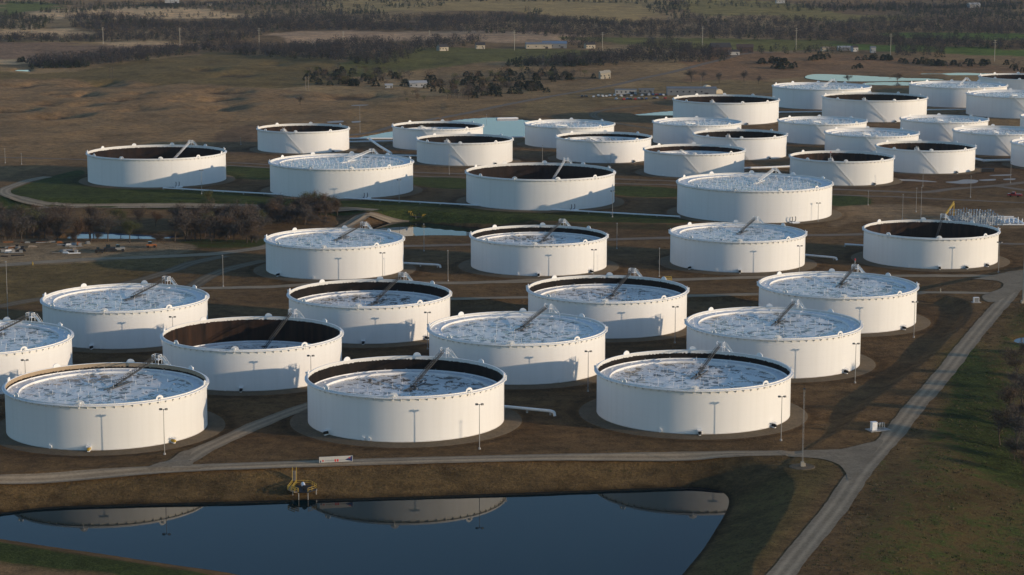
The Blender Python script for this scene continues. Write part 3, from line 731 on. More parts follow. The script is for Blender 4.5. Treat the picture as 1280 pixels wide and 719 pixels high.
LBL = dict(
 F1='white open-top oil tank with yellow mixers, left end of row beside near pond',
 F2='white oil tank with sunken roof, middle of the row beside near pond',
 F3='white oil tank at the right end of the row beside near pond',
 T9='white oil tank cut off by the left edge of the photo',
 T3='white tank with deep brown interior, behind the two left tanks of the pond row',
 T5='white tank with full roof, behind the middle and right tanks of the pond row',
 T7='white tank with full roof, directly behind right tank of pond row',
 T2='white tank with full roof at left, behind the cut-off tank',
 T4='white tank with half-sunk roof, behind and right of the deep brown tank',
 T6='white tank with rusty half-sunk roof, straight below tank in the middle lone row',
 T8='white full tank with red light on its platform, near the dike road bend',
 M1='white full tank in lone row of four, leftmost, beside the small pond',
 M2='white tank with half-sunk roof, second from left in lone row of four',
 M3='white full tank, third from left in the lone row of four',
 M4='white tank with black empty interior, rightmost in lone row of four near manifold',
 U1='wide white tank with empty brown interior on the green bank, far left',
 U2='wide white full tank with speckled roof, right of the far left tank',
 U3='wide white tank with empty black interior, behind the small pond',
 U4='widest-looking white full tank at right end of the row along the white pipeline',
 B1='white stair tank with black interior, standing alone left of the rear field',
 B2='white stair tank against the blue rear pond, partly behind another tank',
 B3='white stair tank with black interior in front of the tank by rear pond',
 B4='white full stair tank right of the blue rear pond',
 B5='white stair tank with part-sunk roof, before the full tank right of rear pond',
 B6='wide white tank with empty dark interior, in front of the long grey shed',
 B7='white full stair tank just below the wide tank by the grey shed',
 B8='white stair tank with black interior, overlapping the full tank below grey shed tank',
 B9='white stair tank with half-sunk roof and dark band, just above widest front right tank',
 C1='wide white full tank in the back row with long pond behind it',
 C2='wide white tank with black interior, right of the grey shed tank',
 C3='white stair tank with brownish roof, below the wide back row full tank',
 C4='white full stair tank peeking between two brown-interior tanks at right',
 C5='white stair tank with brown interior and red lamp, lowest of the right rear cluster',
 D1='white full stair tank below the back row gap at far right',
 D2='white full stair tank near right edge, left of the cut-off lower one',
 D3='white stair tank with dark interior, right of the red-lamp tank',
 D4='white stair tank cut by right edge, lowest of the cut-off ones',
 E1='wide white full tank in back row, right of the long pond',
 E2='wide white full tank cut by right edge, in front of the back row tank',
 E3='farthest white tank at the upper right corner, dark interior',
 E4='white tank sliver at the right edge between two cut-off tanks')
NEAR = ['F1', 'F2', 'F3', 'T2', 'T4', 'T5', 'T6', 'T7', 'T8', 'T9', 'M1', 'M2', 'M3']
PADS = {}
STAIR = HEAD = None
rt = random.Random(3)
for nm, (fam, cx, cy, cz, dep) in TANKS.items():
    D, H = FAM[fam]; R = D/2; d = fam_mesh(fam)
    inner = 'inner_big' if fam in 'ub' else ('inner_tan' if nm == 'F1' else 'inner_rust' if nm in ('T3', 'B1', 'C5', 'D3', 'B9', 'C2', 'M4') else 'inner_black')
    root = thing('storage_tank', LBL[nm], 'oil tank', (cx, cy, cz), 0, 'white oil storage tanks')
    obj('shell', shell_mesh(fam, inner, 0), root)
    obj('wind_girder', d['girder'], root)
    ns = 8 if fam in 'st' else 11
    for i in range(ns):
        t = R_(90-4)+2*math.pi*i/ns
        obj('foam_shield', d['shield'], root, ((R+.05)*math.cos(t), (R+.05)*math.sin(t), H+.14), t)
    near = nm in NEAR
    rf = obj('floating_roof', roof_mesh(fam, rt.randrange(3), not near and dep < 6), root, (0, 0, H-dep), rt.choice([0, 1.1, 2.3, 3.7]) )
    if near:
        rin = R*.865
        for k, (q, n) in enumerate(((.13, 3), (.30, 7), (.46, 10), (.62, 14), (.78, 17), (.94, 20))):
            for j in range(n):
                t = 2*math.pi*(j+.4*k)/n+rt.uniform(-.05, .05); r = rin*q/.94 if q < .9 else R*.93
                r = rin*q if q < .9 else R*.93
                obj('roof_leg', LEG, rf, (r*math.cos(t), r*math.sin(t), -.55 if q < .9 else -.2))
    if fam in 'su':
        key = ('plat', fam)
        if key not in MESH: MESH[key] = platform_mesh(H, R, 0)
        obj('gauge_platform', MESH[key], root)
        if dep < 11 or fam == 'u' or nm == 'M4':
            key = ('lad', fam, dep)
            if key not in MESH: MESH[key] = ladder_mesh(H, R, dep, fam == 'u')
            obj('rolling_ladder', MESH[key], root)
    else:
        key = ('stair', fam)
        if key not in MESH: MESH[key] = (stair_mesh(H, R), head_mesh(H, R))
        obj('stairway', MESH[key][0], root); obj('gauge_platform', MESH[key][1], root)
        key = ('fl', fam, dep)
        if key not in MESH: MESH[key] = front_ladder_mesh(H, R, dep)
        obj('rolling_ladder', MESH[key], root)
    bear = math.atan2(cx, cy)
    def base(mesh, name, frac):
        """frac: place across the visible front, -1 left .. 1 right"""
        t = -math.pi/2 + math.asin(frac) - bear
        return obj(name, mesh, root, (R*math.cos(t), R*math.sin(t), 0), t)
    if fam == 's':
        ym = MIX_Y if nm == 'F1' else MIX_B
        for f in {'F1': (-.18, .61), 'F2': (-.77,), 'F3': (.07, .79), 'T3': (-.13,), 'T4': (-.08, .67), 'T7': (.80,), 'T8': (.81,), 'M1': (-.79,), 'M2': (0., .74), 'M3': (-.67, .04), 'M4': (.14, .52, .81)}.get(nm, (-.4,)):
            base(ym, 'mixer', f)
        for f in {'F1': (-.55,), 'F2': (-.42, -.36), 'F3': (-.32,), 'T5': (.47,)}.get(nm, (-.3,)): base(MANWAY, 'manway', f)
    if fam == 'u' and nm[0] == 'U': base(RISER, 'pipe_riser', {'U1': .27, 'U2': .31, 'U3': .41, 'U4': .48}[nm]).scale = (.75, .75, .75)
    if fam in 'tb':
        base(MIX_B, 'mixer', .62 if fam == 't' else .4); base(MANWAY, 'manway', -.6)
    if nm in ('T8', 'C5'):
        m = MB(); a = PLAT_AZ if nm == 'T8' else R_(-90-21); p = (math.cos(a)*(R-.6), math.sin(a)*(R-.6)); m.tube((*p, H+1.7), (*p, H+5.2), .07, .07, 6, 0); m.tube((*p, H+5.2), (*p, H+6.0), .3, .3, 8, 1)
        obj('beacon', m.mesh('beacon', ['white_trim', 'red_paint']), root)
    # gravel pad round the foot
    if fam not in PADS:
        m = MB(); m.lathe([(R-.5, .28), (R+4.2, .16), (R+5.6, .02), (R+6.4, -.25)], 120, 0); PADS[fam] = m.mesh('gravel_pad', ['pad_gravel'], True)
    struct(obj('gravel_pad', PADS[fam], None, (cx, cy, cz)))
print('tanks done')

# ------------------------------------------------------------------ light poles and masts
def top_z(px, py, y0):
    x = px-640.0; y = py-359.5
    yr = -x*math.sin(ROLL)+y*math.cos(ROLL)
    dy, dz = CP-(yr/FPX)*SP, -SP-(yr/FPX)*CP
    return CAM_H+dz/dy*y0
_m = MB(); _m.tube((0, 0, 0), (0, 0, .55), .42, .36, 10, 0); POLE_BASE = _m.mesh('footing', ['concrete'])
_m = MB(); _m.box((0, 0, 0), (.75, .62, .5), 0, 0); _m.box((0, -.33, -.05), (.6, .06, .38), 0, 1); LAMP = _m.mesh('lamp_head', ['lamp_black', 'galvanised'])
_m = MB(); _m.box((0, 0, 0), (.55, .9, .22), 0, 0); LAMP1 = _m.mesh('lamp_head', ['pole_grey'])
def mast_mesh(h, r0, r1, mat):
    m = MB(); m.tube((0, 0, 0), (0, 0, h), r0, r1, 8); return m.mesh('mast', [mat])
TWIN_MAST = mast_mesh(14.1, .13, .08, 'pole_grey')
_m = MB(); _m.beam((-1.0, 0, 0), (1.0, 0, 0), .14, .14); _m.beam((0, 0, -.5), (0, 0, .1), .2, .2); ARM = _m.mesh('crossarm', ['pole_grey'])
def twin_pole(x, y, label, h=14.1):
    t = thing('floodlight_pole', label, 'light pole', (x, y, hz(x, y)-.05), 0, 'twin floodlight poles beside tanks')
    mm = TWIN_MAST if abs(h-14.1) < .01 else mast_mesh(h, .13, .08, 'pole_grey')
    obj('mast', mm, t); obj('footing', POLE_BASE, t); obj('crossarm', ARM, t, (0, 0, h))
    for s in (-1, 1): obj('lamp_head', LAMP, t, (.85*s, -.1, h+.1), .35*s)
    return t
TL = dict(F1='left pond row tank, beside the branch road', F2='middle tank of the pond row', F3='right tank of the pond row', T2='left full tank behind the cut-off tank',
 T3='tank with deep brown interior', T4='half-sunk tank right of the deep brown one', T5='full tank behind the pond row gap', T6='rusty half-sunk tank', T7='full tank behind right pond row tank',
 T8='red-light tank near the dike road', T9='tank cut off by the left edge', M1='leftmost tank of the lone row', M2='second tank of the lone row', M3='third tank of the lone row', M4='black empty tank beside the manifold')
for k, ref in TL.items():
    f, cx, cy, cz, dp = TANKS[k]; twin_pole(cx+24.4, cy-38.5, 'twin floodlight pole in front of the '+ref)
for (px, py, ty, ref) in ((252, 242.5, 213, 'far left empty wide tank on the green bank'), (499, 253.5, 225, 'wide speckled-roof tank'), (765.5, 271.5, 239, 'wide black empty tank behind small pond'), (1022.5, 277, 254, 'wide tank at end of the white pipeline')):
    x, y, z = gat(px, py); twin_pole(x, y, 'twin floodlight pole in front of the '+ref, top_z(px, ty, y)-z)
SINGLE = [
 (530, 314, 280, 'slim grey pole beside the small pond behind the lone tank row'), (560, 351.5, 313, 'slim grey pole between the first two tanks of the lone row'),
 (279, 358.5, 319, 'grey lamp pole where two gravel roads meet, left of the lone row'), (10, 397, 327, 'tall grey pole by the left edge on brown grass'),
 (1128, 274, 243, 'grey pole on bare gravel behind the black empty tank'), (1145, 265, 235, 'grey pole, left one of the close pair behind black empty tank'), (1151, 272.5, 234, 'grey pole, right one of the close pair behind black empty tank'),
 (1085, 256.5, 239, 'short grey pole at the end of a green grass strip'), (1213, 247, 220, 'grey pole standing between the two dirt tracks at right'), (1263, 229, 203, 'grey pole near the cut-off stair tank at right'),
 (824, 346, 310, 'slim pole left of the third lone row tank'), (771, 311, 279, 'slim pole right of the second lone row tank'), (561.5, 218, 193, 'dark pole in front of the black stair tank by the rear pond'),
 (678, 203, 182, 'dark pole before the full stair tank right of rear pond'), (763.5, 209, 192, 'dark pole before the stair tank with part-sunk roof'), (873, 218, 204.5, 'dark pole before stair tank with half-sunk roof'),
 (1036.4, 226, 211, 'dark pole before the red-lamp stair tank'), (450, 165.5, 133, 'tall slim pole in the brown field left of rear pond'), (6.5, 204, 186, 'thin pole at the left edge beside the dark dirt track'),
 (27, 205.5, 192, 'short thin pole near the left edge beside dark dirt track'), (301, 181, 172, 'short pole right of the far left empty tank'), (1153.5, 233, 212, 'grey pole in front of the dark stair tank at right'),
 (608, 152, 143, 'small pole on far bank of the rear pond'), (876, 118, 97, 'lattice-topped pole beside the long grey shed')]
for px, py, ty, lb in SINGLE:
    x, y, z = gat(px, py); h = top_z(px, ty, y)-z
    t = thing('light_pole', lb, 'light pole', (x, y, z-.05), 0, 'single poles around the tank yard')
    obj('mast', mast_mesh(h, .13, .08, 'pole_grey'), t); obj('footing', POLE_BASE, t); obj('lamp_head', LAMP1, t, (0, -.3, h))
# tall guyed mast by the road junction, on its round gravel pad
x, y, z = gat(1003, 583.5); h = top_z(1003, 486, y)-z
t = thing('radio_mast', 'tall thin lattice mast on white plinth at the road junction by the near pond', 'mast', (x, y, z))
m = MB()
for k in range(3):
    a = 2*math.pi*k/3; p = (math.cos(a)*.22, math.sin(a)*.22); m.tube((*p, 1.2), (*p, h), .035, .03, 5)
for i in range(int(h/1.8)):
    zz = 1.3+i*1.8
    for k in range(3):
        a, b = 2*math.pi*(k+i)/3, 2*math.pi*(k+1+i)/3
        if zz+1.8 < h: m.beam((math.cos(a)*.22, math.sin(a)*.22, zz), (math.cos(b)*.22, math.sin(b)*.22, zz+1.8), .025, .025)
obj('lattice', m.mesh('lattice', ['pole_grey']), t)
m = MB(); m.box((0, 0, .75), (1.0, 1.0, 1.5)); m.box((.75, .1, .5), (.4, .6, 1.0)); obj('plinth', m.mesh('plinth', ['house_cream']), t)
m = MB(); m.box((0, 0, h), (.7, .7, .25)); m.tube((0, 0, h), (0, 0, h+1.2), .05, .03, 5); obj('lamp_head', m.mesh('lamp_head', ['lamp_black']), t)
m = MB(); m.lathe([(0.01, .16), (3.6, .14), (4.2, -.2)], 32); struct(obj('gravel_pad', m.mesh('gravel_pad', ['pad_gravel']), None, (x, y, z)))
# big pole at the right edge
x, y, z = gat(1279, 379); h = top_z(1279, 296, y)-z
t = thing('utility_pole', 'thick pale pole on concrete foot at the right edge beside the dike road', 'pole', (x, y, z))
obj('mast', mast_mesh(h, .55, .4, 'house_cream'), t); m = MB(); m.box((0, 0, .6), (1.8, 1.8, 1.2)); obj('footing', m.mesh('footing', ['house_cream']), t)
# transmission poles across the far fields
m = MB(); m.tube((0, 0, 0), (0, 0, 21), .42, .30, 6); m.beam((-2.4, 0, 18.5), (2.4, 0, 18.5), .35, .3); m.beam((-1.6, 0, 20.3), (1.6, 0, 20.3), .3, .3); TP = m.mesh('transmission_pole', ['house_cream'])
for i, (px, by, ty) in enumerate(((40, 49, 32), (129, 55.5, 34), (225, 55.5, 35), (324, 59, 35), (429, 57.5, 39), (537, 51.5, 38), (643, 63, 38), (753, 65, 40), (878, 57.5, 33), (995, 62, 35), (1113, 69, 42), (1243, 77, 50))):
    x, y, z = gat(px, by); h = top_z(px, ty, y)-z
    near_ = ['tan strip at far left', 'edge of the dark ploughed field', 'left woods', 'woods left of the tan field', 'tan ploughed field, its left end', 'tan ploughed field, its middle', 'metal barns', 'green field right of the barns', 'brown houses', 'brown field right of houses', 'small sheds at right', 'green strip at far right'][i]
    o = tag(obj('transmission_pole', TP, None, (x, y, z)), 'pale power line pole beside the '+near_, 'power pole', 'power line poles in the far fields'); o.scale = (1, 1, h/21)
for px, by, ty, lb in ((384, 114, 96, 'two-legged wooden power pole beside dark shrubs in mid field'), (139.5, 103.5, 83, 'faint two-legged power pole on the green field at left')):
    x, y, z = gat(px, by); h = top_z(px, ty, y)-z; m = MB()
    for s in (-1.4, 1.4): m.tube((s, 0, 0), (s, 0, h), .25, .2, 6)
    m.beam((-3, 0, h-1.2), (3, 0, h-1.2), .3, .3); m.beam((-1.4, 0, h-5), (1.4, 0, h-1.5), .2, .2); m.beam((1.4, 0, h-5), (-1.4, 0, h-1.5), .2, .2)
    tag(obj('power_pole', m.mesh('power_pole', ['wood_grey' if px > 200 else 'bark']), None, (x, y, z)), lb, 'power pole')

# ------------------------------------------------------------------ pipes
def pipe(px, r, zoff, label, elbow=None, supports=12, z_=None):
    P = []
    for a, b in px:
        x, y, z = gat(a, b); P.append(Vector((x, y, z+zoff)))
    if z_ is not None: P = [Vector((*at(a, b, z_), z_)) for a, b in px]
    base = P[0].copy(); L = [p-base for p in P]
    t = thing('pipeline', label, 'pipe', base)
    m = MB(); m.path(L, r, 10)
    if elbow:
        e = L[-1]; m.path([e, e+Vector(elbow[0])]+([e+Vector(elbow[0])+Vector(elbow[1])] if len(elbow) > 1 else []), r, 10)
    obj('pipe', m.mesh('pipe', ['white_pipe'], False), t)
    m = MB()
    for a, b in zip(L[:-1], L[1:]):
        n = max(1, int((b-a).length/supports))
        for i in range(n+1):
            q = a.lerp(b, i/n); w = base+q; g = hz(w.x, w.y)-base.z; m.box((q.x, q.y, (q.z-r+g-.3)/2), (.7, .7, max(.2, q.z-r-g+.3)), 0)
    obj('pipe_support', m.mesh('pipe_support', ['concrete']), t); return t
pipe([(204, 236.8), (330, 243.8), (500, 253.3), (680, 263.3), (850, 272.8)], .42, .9, 'long white pipeline running along the top of the green bank')
pipe([(630, 513.3), (688, 519)], .5, 1.4, 'short white pipe with bent end right of the middle pond row tank', ((1.2, -1.2, -.2), (.2, -.2, -1.2)), 8)
pipe([(504, 332), (547, 334.3)], .5, 1.2, 'short white pipe with bent end right of the leftmost lone row tank', ((1.2, -1., -.2), (.2, -.2, -1.)), 8)
pipe([(1006, 321.8), (1042, 325)], .5, 1.2, 'short white pipe with bent end right of the third lone row tank', ((1.2, -1., -.2), (.2, -.2, -1.)), 8)
pipe([(1056, 308.5), (1082, 310)], .5, 1.2, 'short white pipe entering the black empty tank from the left', None, 8)
pipe([(410, 174), (437, 175), (492, 174.8)], .6, 1.0, 'upper white pipe crossing between the lone stair tank and rear pond')
pipe([(425, 179.2), (437, 179), (492, 177.8)], .6, 1.0, 'lower white pipe crossing between the lone stair tank and rear pond')
pipe([(462, 176.8), (475, 186), (489, 194.5)], .9, 1.6, 'thick white pipe slanting behind the wide speckled-roof tank')
pipe([(486, 196), (524, 196.6)], .6, 1.0, 'white pipe behind wide speckled-roof tank, leading to the black stair tank')
pipe([(640, 172.8), (658, 173)], .5, .9, 'short white pipe on near bank of the rear pond')
pipe([(928, 212.3), (955, 211.6), (990, 210)], .7, 1.1, 'white pipe left of the red-lamp stair tank')
pipe([(1218, 200.5), (1230, 203), (1266, 202.3)], .8, 1.2, 'white pipe between the dark stair tank and cut-off stair tank at right')
pipe([(972, 141.8), (1030, 141)], .6, 1.0, 'white pipe in front of the left wide back row tank')
pipe([(1158, 138.8), (1212, 138.2)], .6, 1.0, 'white pipe in front of the right wide back row tank')

# ------------------------------------------------------------------ pump platforms with yellow rails on the two ponds
def pump_platform(loc, rz, scale, label, walk):
    t = thing('pump_platform', label, 'pump platform', loc, rz); 
    S = scale
    hexa = [(-2.2, 4.2), (1.6, 4.2), (3.9, 0.2), (3.9, -1.6), (1.8, -4.6), (-.9, -4.6), (-2.8, -2.4)]
    hexa = [(a*S, b*S) for a, b in hexa]
    m = MB(); n = len(hexa)
    m.add([(a, b, .0) for a, b in hexa]+[(a, b, -.35) for a, b in hexa], [tuple(range(n-1, -1, -1)), tuple(range(n, 2*n))]+[(i, (i+1) % n, n+(i+1) % n, n+i) for i in range(n)])
    obj('deck', m.mesh('deck', ['rubber_black']), t)
    m = MB()
    for i in range(n):
        if i == 4: continue
        a = Vector((*hexa[i], 0)); b = Vector((*hexa[(i+1) % n], 0))
        for z in (.55, 1.15): m.beam(a+Vector((0, 0, z)), b+Vector((0, 0, z)), .09, .09)
        k = max(1, int((b-a).length/1.4))
        for j in range(k+1):
            q = a.lerp(b, j/k); m.beam(q, q+Vector((0, 0, 1.2)), .11, .11)
    obj('railing', m.mesh('railing', ['yellow_paint']), t)
    m = MB(); o_ = Vector((-3.4*S, 0, 0)); W_ = [Vector(p) for p in walk]
    for a, b in zip(W_[:-1], W_[1:]):
        m.beam(a, b, 1.1, .12, 1)
        d = (b-a).normalized(); s_ = Vector((-d.y, d.x, 0)).normalized()*.6
        for s in (-1, 1):
            for z in (.55, 1.15): m.beam(a+s_*s+Vector((0, 0, z)), b+s_*s+Vector((0, 0, z)), .13, .13)
            k = max(1, int((b-a).length/1.5))
            for j in range(k+1):
                q = a.lerp(b, j/k)+s_*s; m.beam(q, q+Vector((0, 0, 1.2)), .11, .11)
    obj('walkway', m.mesh('walkway', ['yellow_paint', 'wood_grey']), t)
    m = MB(); m.tube((-.3, 2.2, .6), (.5, -1.8, .6), .62, .5, 12); m.tube((.5, -1.8, .6), (.55, -2.2, .6), .75, .75, 12, 1); m.box((.1, .3, .15), (.8, 3., .35), .2)
    obj('pump', m.mesh('pump', ['white_pipe', 'rubber_black']), t)
    m = MB()
    for a, b in hexa: m.tube((a, b, -5), (a, b, -.3), .14, .14, 6)
    obj('post', m.mesh('post', ['galvanised']), t); return t
X = at(379, 610, -3.2); Xa = at(368, 589, -.1)
dx_, dy_ = Xa[0]-X[0], Xa[1]-X[1]
pump_platform((X[0], X[1], -3.2), 0, 1.0, 'yellow railed pump platform on the bank of the large near pond', [(dx_, dy_, 3.2), (-3.0, 4.4, .1), (-3.7, -2.3, .05), (-1.6, -5.0, 0)])
X = at(523, 268.5, -2.2); Xa = at(512, 266.8, -1.5)
pump_platform((X[0], X[1], -2.6), 0, 1.3, 'yellow railed pump platform on the far bank of the small pond', [(Xa[0]-X[0], Xa[1]-X[1], 1.2), (-3.6, 3.4, .1), (-3.8, -2.8, .05)])

# ------------------------------------------------------------------ sign board beside the front road
x0, y0, z0 = gat(399, 580); x1, y1, z1 = gat(441, 578)
c = Vector(((x0+x1)/2, (y0+y1)/2, (z0+z1)/2)); L = math.hypot(x1-x0, y1-y0); rz = math.atan2(y1-y0, x1-x0)
t = thing('sign_board', 'long low white sign board with red marks and navy corner beside the front road', 'sign', c, rz)
Hs = 1.75; z_ = .35
m = MB(); m.box((0, 0, z_+Hs/2), (L, .12, Hs)); obj('panel', m.mesh('panel', ['sign_white']), t)
m = MB(); [m.beam((s*L*.48, .12, -.3), (s*L*.48, .12, z_+Hs), .16, .16) for s in (-1, -.33, .33, 1)]; obj('post', m.mesh('post', ['wood_grey']), t)
m = MB()
m.add([(L*.26, -.064, z_+.55), (L*.485, -.064, z_+.06), (L*.485, -.064, z_+Hs*.97), (L*.40, -.064, z_+Hs*.72)], [(0, 1, 2, 3)], 1)
for a, b, w, hh, mi in ((-.46, .35, .03, .6, 1), (-.40, .55, .025, .5, 0), (-.37, .52, .02, .45, 0), (-.02, .5, .045, .75, 0), (.05, .5, .05, .75, 0), (.40, 1.15, .05, .32, 0)):
    m.box((a*L, -.066, z_+b), (w*L, .012, hh), 0, mi)
for i in range(13): m.box((-.31*L+i*.021*L, -.066, z_+.55), (.014*L, .012, .34+.1*(i % 3 == 0)), 0, 2)
for i in range(8): m.box((.11*L+i*.02*L, -.066, z_+.55), (.013*L, .012, .30), 0, 2)
obj('lettering', m.mesh('lettering', ['red_paint', 'navy_paint', 'sign_grey']), t)

# ------------------------------------------------------------------ small equipment
x, y, z = gat(1092, 538.5)
t = thing('equipment_cabinet', 'white cabinet with pipe fittings on concrete slab beside the dike road', 'cabinet', (x, y, z), .35)
m = MB(); m.box((1.8, .4, .1), (7, 4.2, .3)); obj('slab', m.mesh('slab', ['concrete']), t)
m = MB(); m.box((0, 0, 1.5), (1.7, 1.5, 2.6)); m.box((0, 0, 2.84), (1.9, 1.7, .1)); obj('cabinet', m.mesh('cabinet', ['white_trim']), t)
m = MB(); m.box((.87, 0, 1.5), (.03, 1.1, 2.2)); obj('door', m.mesh('door', ['sign_white']), t)
m = MB()
for q in (1.9, 2.9, 3.7): m.path([(q, 1.0, .2), (q, 1.0, 1.9), (q+.5, .7, 2.1), (q+.5, .6, .3)], .16, 8, 0); m.tube((q, .8, 1.9), (q, 1.2, 1.9), .35, .35, 10, 1)
obj('pipe_fitting', m.mesh('pipe_fitting', ['galvanised', 'steel_blue']), t)
x, y, z = gat(1220, 378)
t = thing('equipment_cabinet', 'small grey square box with pale frame on grass near the dike road bend', 'cabinet', (x, y, z), .1)
m = MB(); m.box((0, 0, 1.0), (2.0, 1.4, 2.0)); obj('cabinet', m.mesh('cabinet', ['shed_grey']), t)
m = MB(); [m.box((s*1.04, 0, 1.05), (.14, 1.5, 2.1)) for s in (-1, 1)]; m.box((0, 0, 2.08), (2.3, 1.5, .12)); obj('frame', m.mesh('frame', ['white_trim']), t)
m = MB(); m.box((0, -.2, .05), (3.6, 3., .2)); obj('slab', m.mesh('slab', ['concrete']), t)
for px, py, lb, mt in ((41, 331.5, 'short yellow marker post beside the creek yard road', 'yellow_paint'), (1175.5, 365.5, 'short cream marker post between two gravel roads at right', 'house_cream')):
    x, y, z = gat(px, py); m = MB(); m.tube((0, 0, -.2), (0, 0, 1.5), .22, .22, 8); m.tube((0, 0, 1.5), (0, 0, 1.7), .22, .05, 8); tag(obj('marker_post', m.mesh('marker_post', [mt]), None, (x, y, z)), lb, 'marker post')
x, y, z = gat(835, 351)
m = MB()
for s in (-1.6, 1.6): m.beam((s, 0, 0), (s, 0, 1.9), .3, .3)
for q in (.5, 1.1, 1.8): m.beam((-1.6, 0, q), (1.6, 0, q), .25, .3)
m.beam((-1.6, .5, 1.8), (1.6, .5, 1.8), .2, .2)
tag(obj('pipe_guard', m.mesh('pipe_guard', ['yellow_paint']), None, (x, y, z)), 'yellow painted pipe guard frame right of the rusty half-sunk tank', 'guard frame')
# yellow gantry stair by the manifold
x, y, z = gat(1184, 271)
t = thing('gantry_stair', 'yellow gantry stair leaning up behind the black empty tank', 'stair', (x, y, z))
m = MB(); a = Vector((-1, 0, 1)); b = Vector((4.2, 3.2, 7.2))
for s in (-.6, .6):
    o_ = Vector((0, s, 0)); m.beam(a+o_, b+o_, .25, .4)
for i in range(12): q = a.lerp(b, i/11); m.beam(q-Vector((0, .6, 0)), q+Vector((0, .6, 0)), .4, .08)
obj('stair_flight', m.mesh('stair_flight', ['yellow_paint']), t)
m = MB()
for s in (-.6, .6): o_ = Vector((0, s, 1.1)); m.beam(a+o_, b+o_, .15, .15); m.beam(b+Vector((0, s, 0)), b+Vector((0, s, -7.4)), .25, .25)
obj('railing', m.mesh('railing', ['yellow_paint']), t)
# pipe manifold: rows of upright pipes and headers
x, y, z = gat(1228, 283)
t = thing('pipe_manifold', 'dense manifold of upright grey-blue pipes and white headers behind the black empty tank', 'manifold', (x, y, z))
rm = random.Random(5)
UP = []
for k in range(3):
    m = MB(); h = 4.2+k*.7; m.tube((0, 0, 0), (0, 0, h), .22, .2, 6, 0); m.tube((0, 0, h*.55), (0, 0, h*.62), .5, .5, 8, 0); m.tube((-.5, 0, h), (.5, 0, h), .28, .28, 8, 0); UP.append(m.mesh('upright_pipe', ['steel_blue']))
for i in range(16):
    for j in range(6):
        obj('upright_pipe', UP[rm.randrange(3)], t, (-11+i*1.45+rm.uniform(-.2, .2), j*6.2+rm.uniform(-.6, .6), 0), rm.uniform(0, 3))
m = MB()
for j in range(6): m.tube((-12, j*6.2+1.2, .8), (24, j*6.2+1.2, .8), .4, .4, 8)
obj('header_pipe', m.mesh('header_pipe', ['white_pipe']), t)
for i in range(5):
    m = MB(); m.tube((13+i*2.4, -1+rm.uniform(0, 9), 1), (13+i*2.4, 16+rm.uniform(0, 9), 1), .55, .55, 8); m.tube((13+i*2.4, 6, 1), (13+i*2.4, 6, 3.2+rm.uniform(0, 1.4)), .35, .3, 8); obj('branch_pipe', m.mesh('branch_pipe', ['white_pipe']), t)
# dark container, puddles, red truck
x, y, z = gat(1234, 215)
t = thing('container', 'black flat container lying on bare soil right of the dark stair tank', 'container', (x, y, z), .05)
m = MB(); m.box((0, 0, 1.2), (8.2, 3., 2.2)); obj('body', m.mesh('body', ['rubber_black']), t); m = MB(); [m.box((s*4.15, 0, 1.2), (.1, 3.1, 2.3)) for s in (-1, 1)]; obj('end_frame', m.mesh('end_frame', ['lamp_black']), t)
for p in ([(1182, 227.5), (1196, 226.5), (1206, 224.5), (1222, 225.5), (1219, 229), (1202, 230), (1188, 229)], [(1224, 225), (1243, 224), (1243, 226), (1228, 226.3)], [(1100, 220.5), (1135, 224), (1168, 227), (1166, 228), (1130, 225.4)], [(1238, 219), (1262, 218.4), (1262, 219.8), (1242, 220.2)], [(1255, 224), (1268, 223.6), (1268, 225), (1256, 225.2)]):
    patch(p, 0, 'concrete', 'concrete_pad', .1)
def car_mesh(paint, kind='car'):
    m = MB(); L, W_, = 4.6, 1.85
    prof = [(-2.3, .45), (-2.3, .95), (-1.5, 1.02), (-.9, 1.5), (.7, 1.5), (1.2, 1.02), (2.2, .92), (2.3, .45)] if kind == 'car' else [(-2.9, .5), (-2.9, 1.15), (-.4, 1.15), (-.3, 1.85), (1.0, 1.85), (1.5, 1.2), (2.7, 1.1), (2.8, .5)]
    n = len(prof)
    m.add([(a, -W_/2, b) for a, b in prof]+[(a, W_/2, b) for a, b in prof], [tuple(range(n)), tuple(range(2*n-1, n-1, -1))]+[(i, n+i, n+(i+1) % n, (i+1) % n) for i in range(n)], 0)
    for s in (-1, 1):
        k = [(-.85, 1.08), (-.65, 1.42), (.6, 1.42), (.95, 1.08)] if kind == 'car' else [(-.22, 1.22), (-.2, 1.75), (.95, 1.75), (1.3, 1.22)]
        m.add([(a, s*(W_/2+.01), b) for a, b in k], [(0, 1, 2, 3)], 1)
        for q in (-1.45, 1.45): m.tube((q, s*(W_/2-.15), .36), (q, s*(W_/2+.03), .36), .36, .36, 10, 2)
    return m.mesh('car', [paint, 'window_glass', 'rubber_black'])
x, y, z = gat(1268, 246); tag(obj('pickup_truck', car_mesh('car_red', 'truck'), None, (x, y, z), 2.8), 'red pickup truck parked beside the dirt track at right', 'truck')
o = bpy.context.scene.objects['pickup_truck']; o.scale = (1.5, 1.5, 1.5)
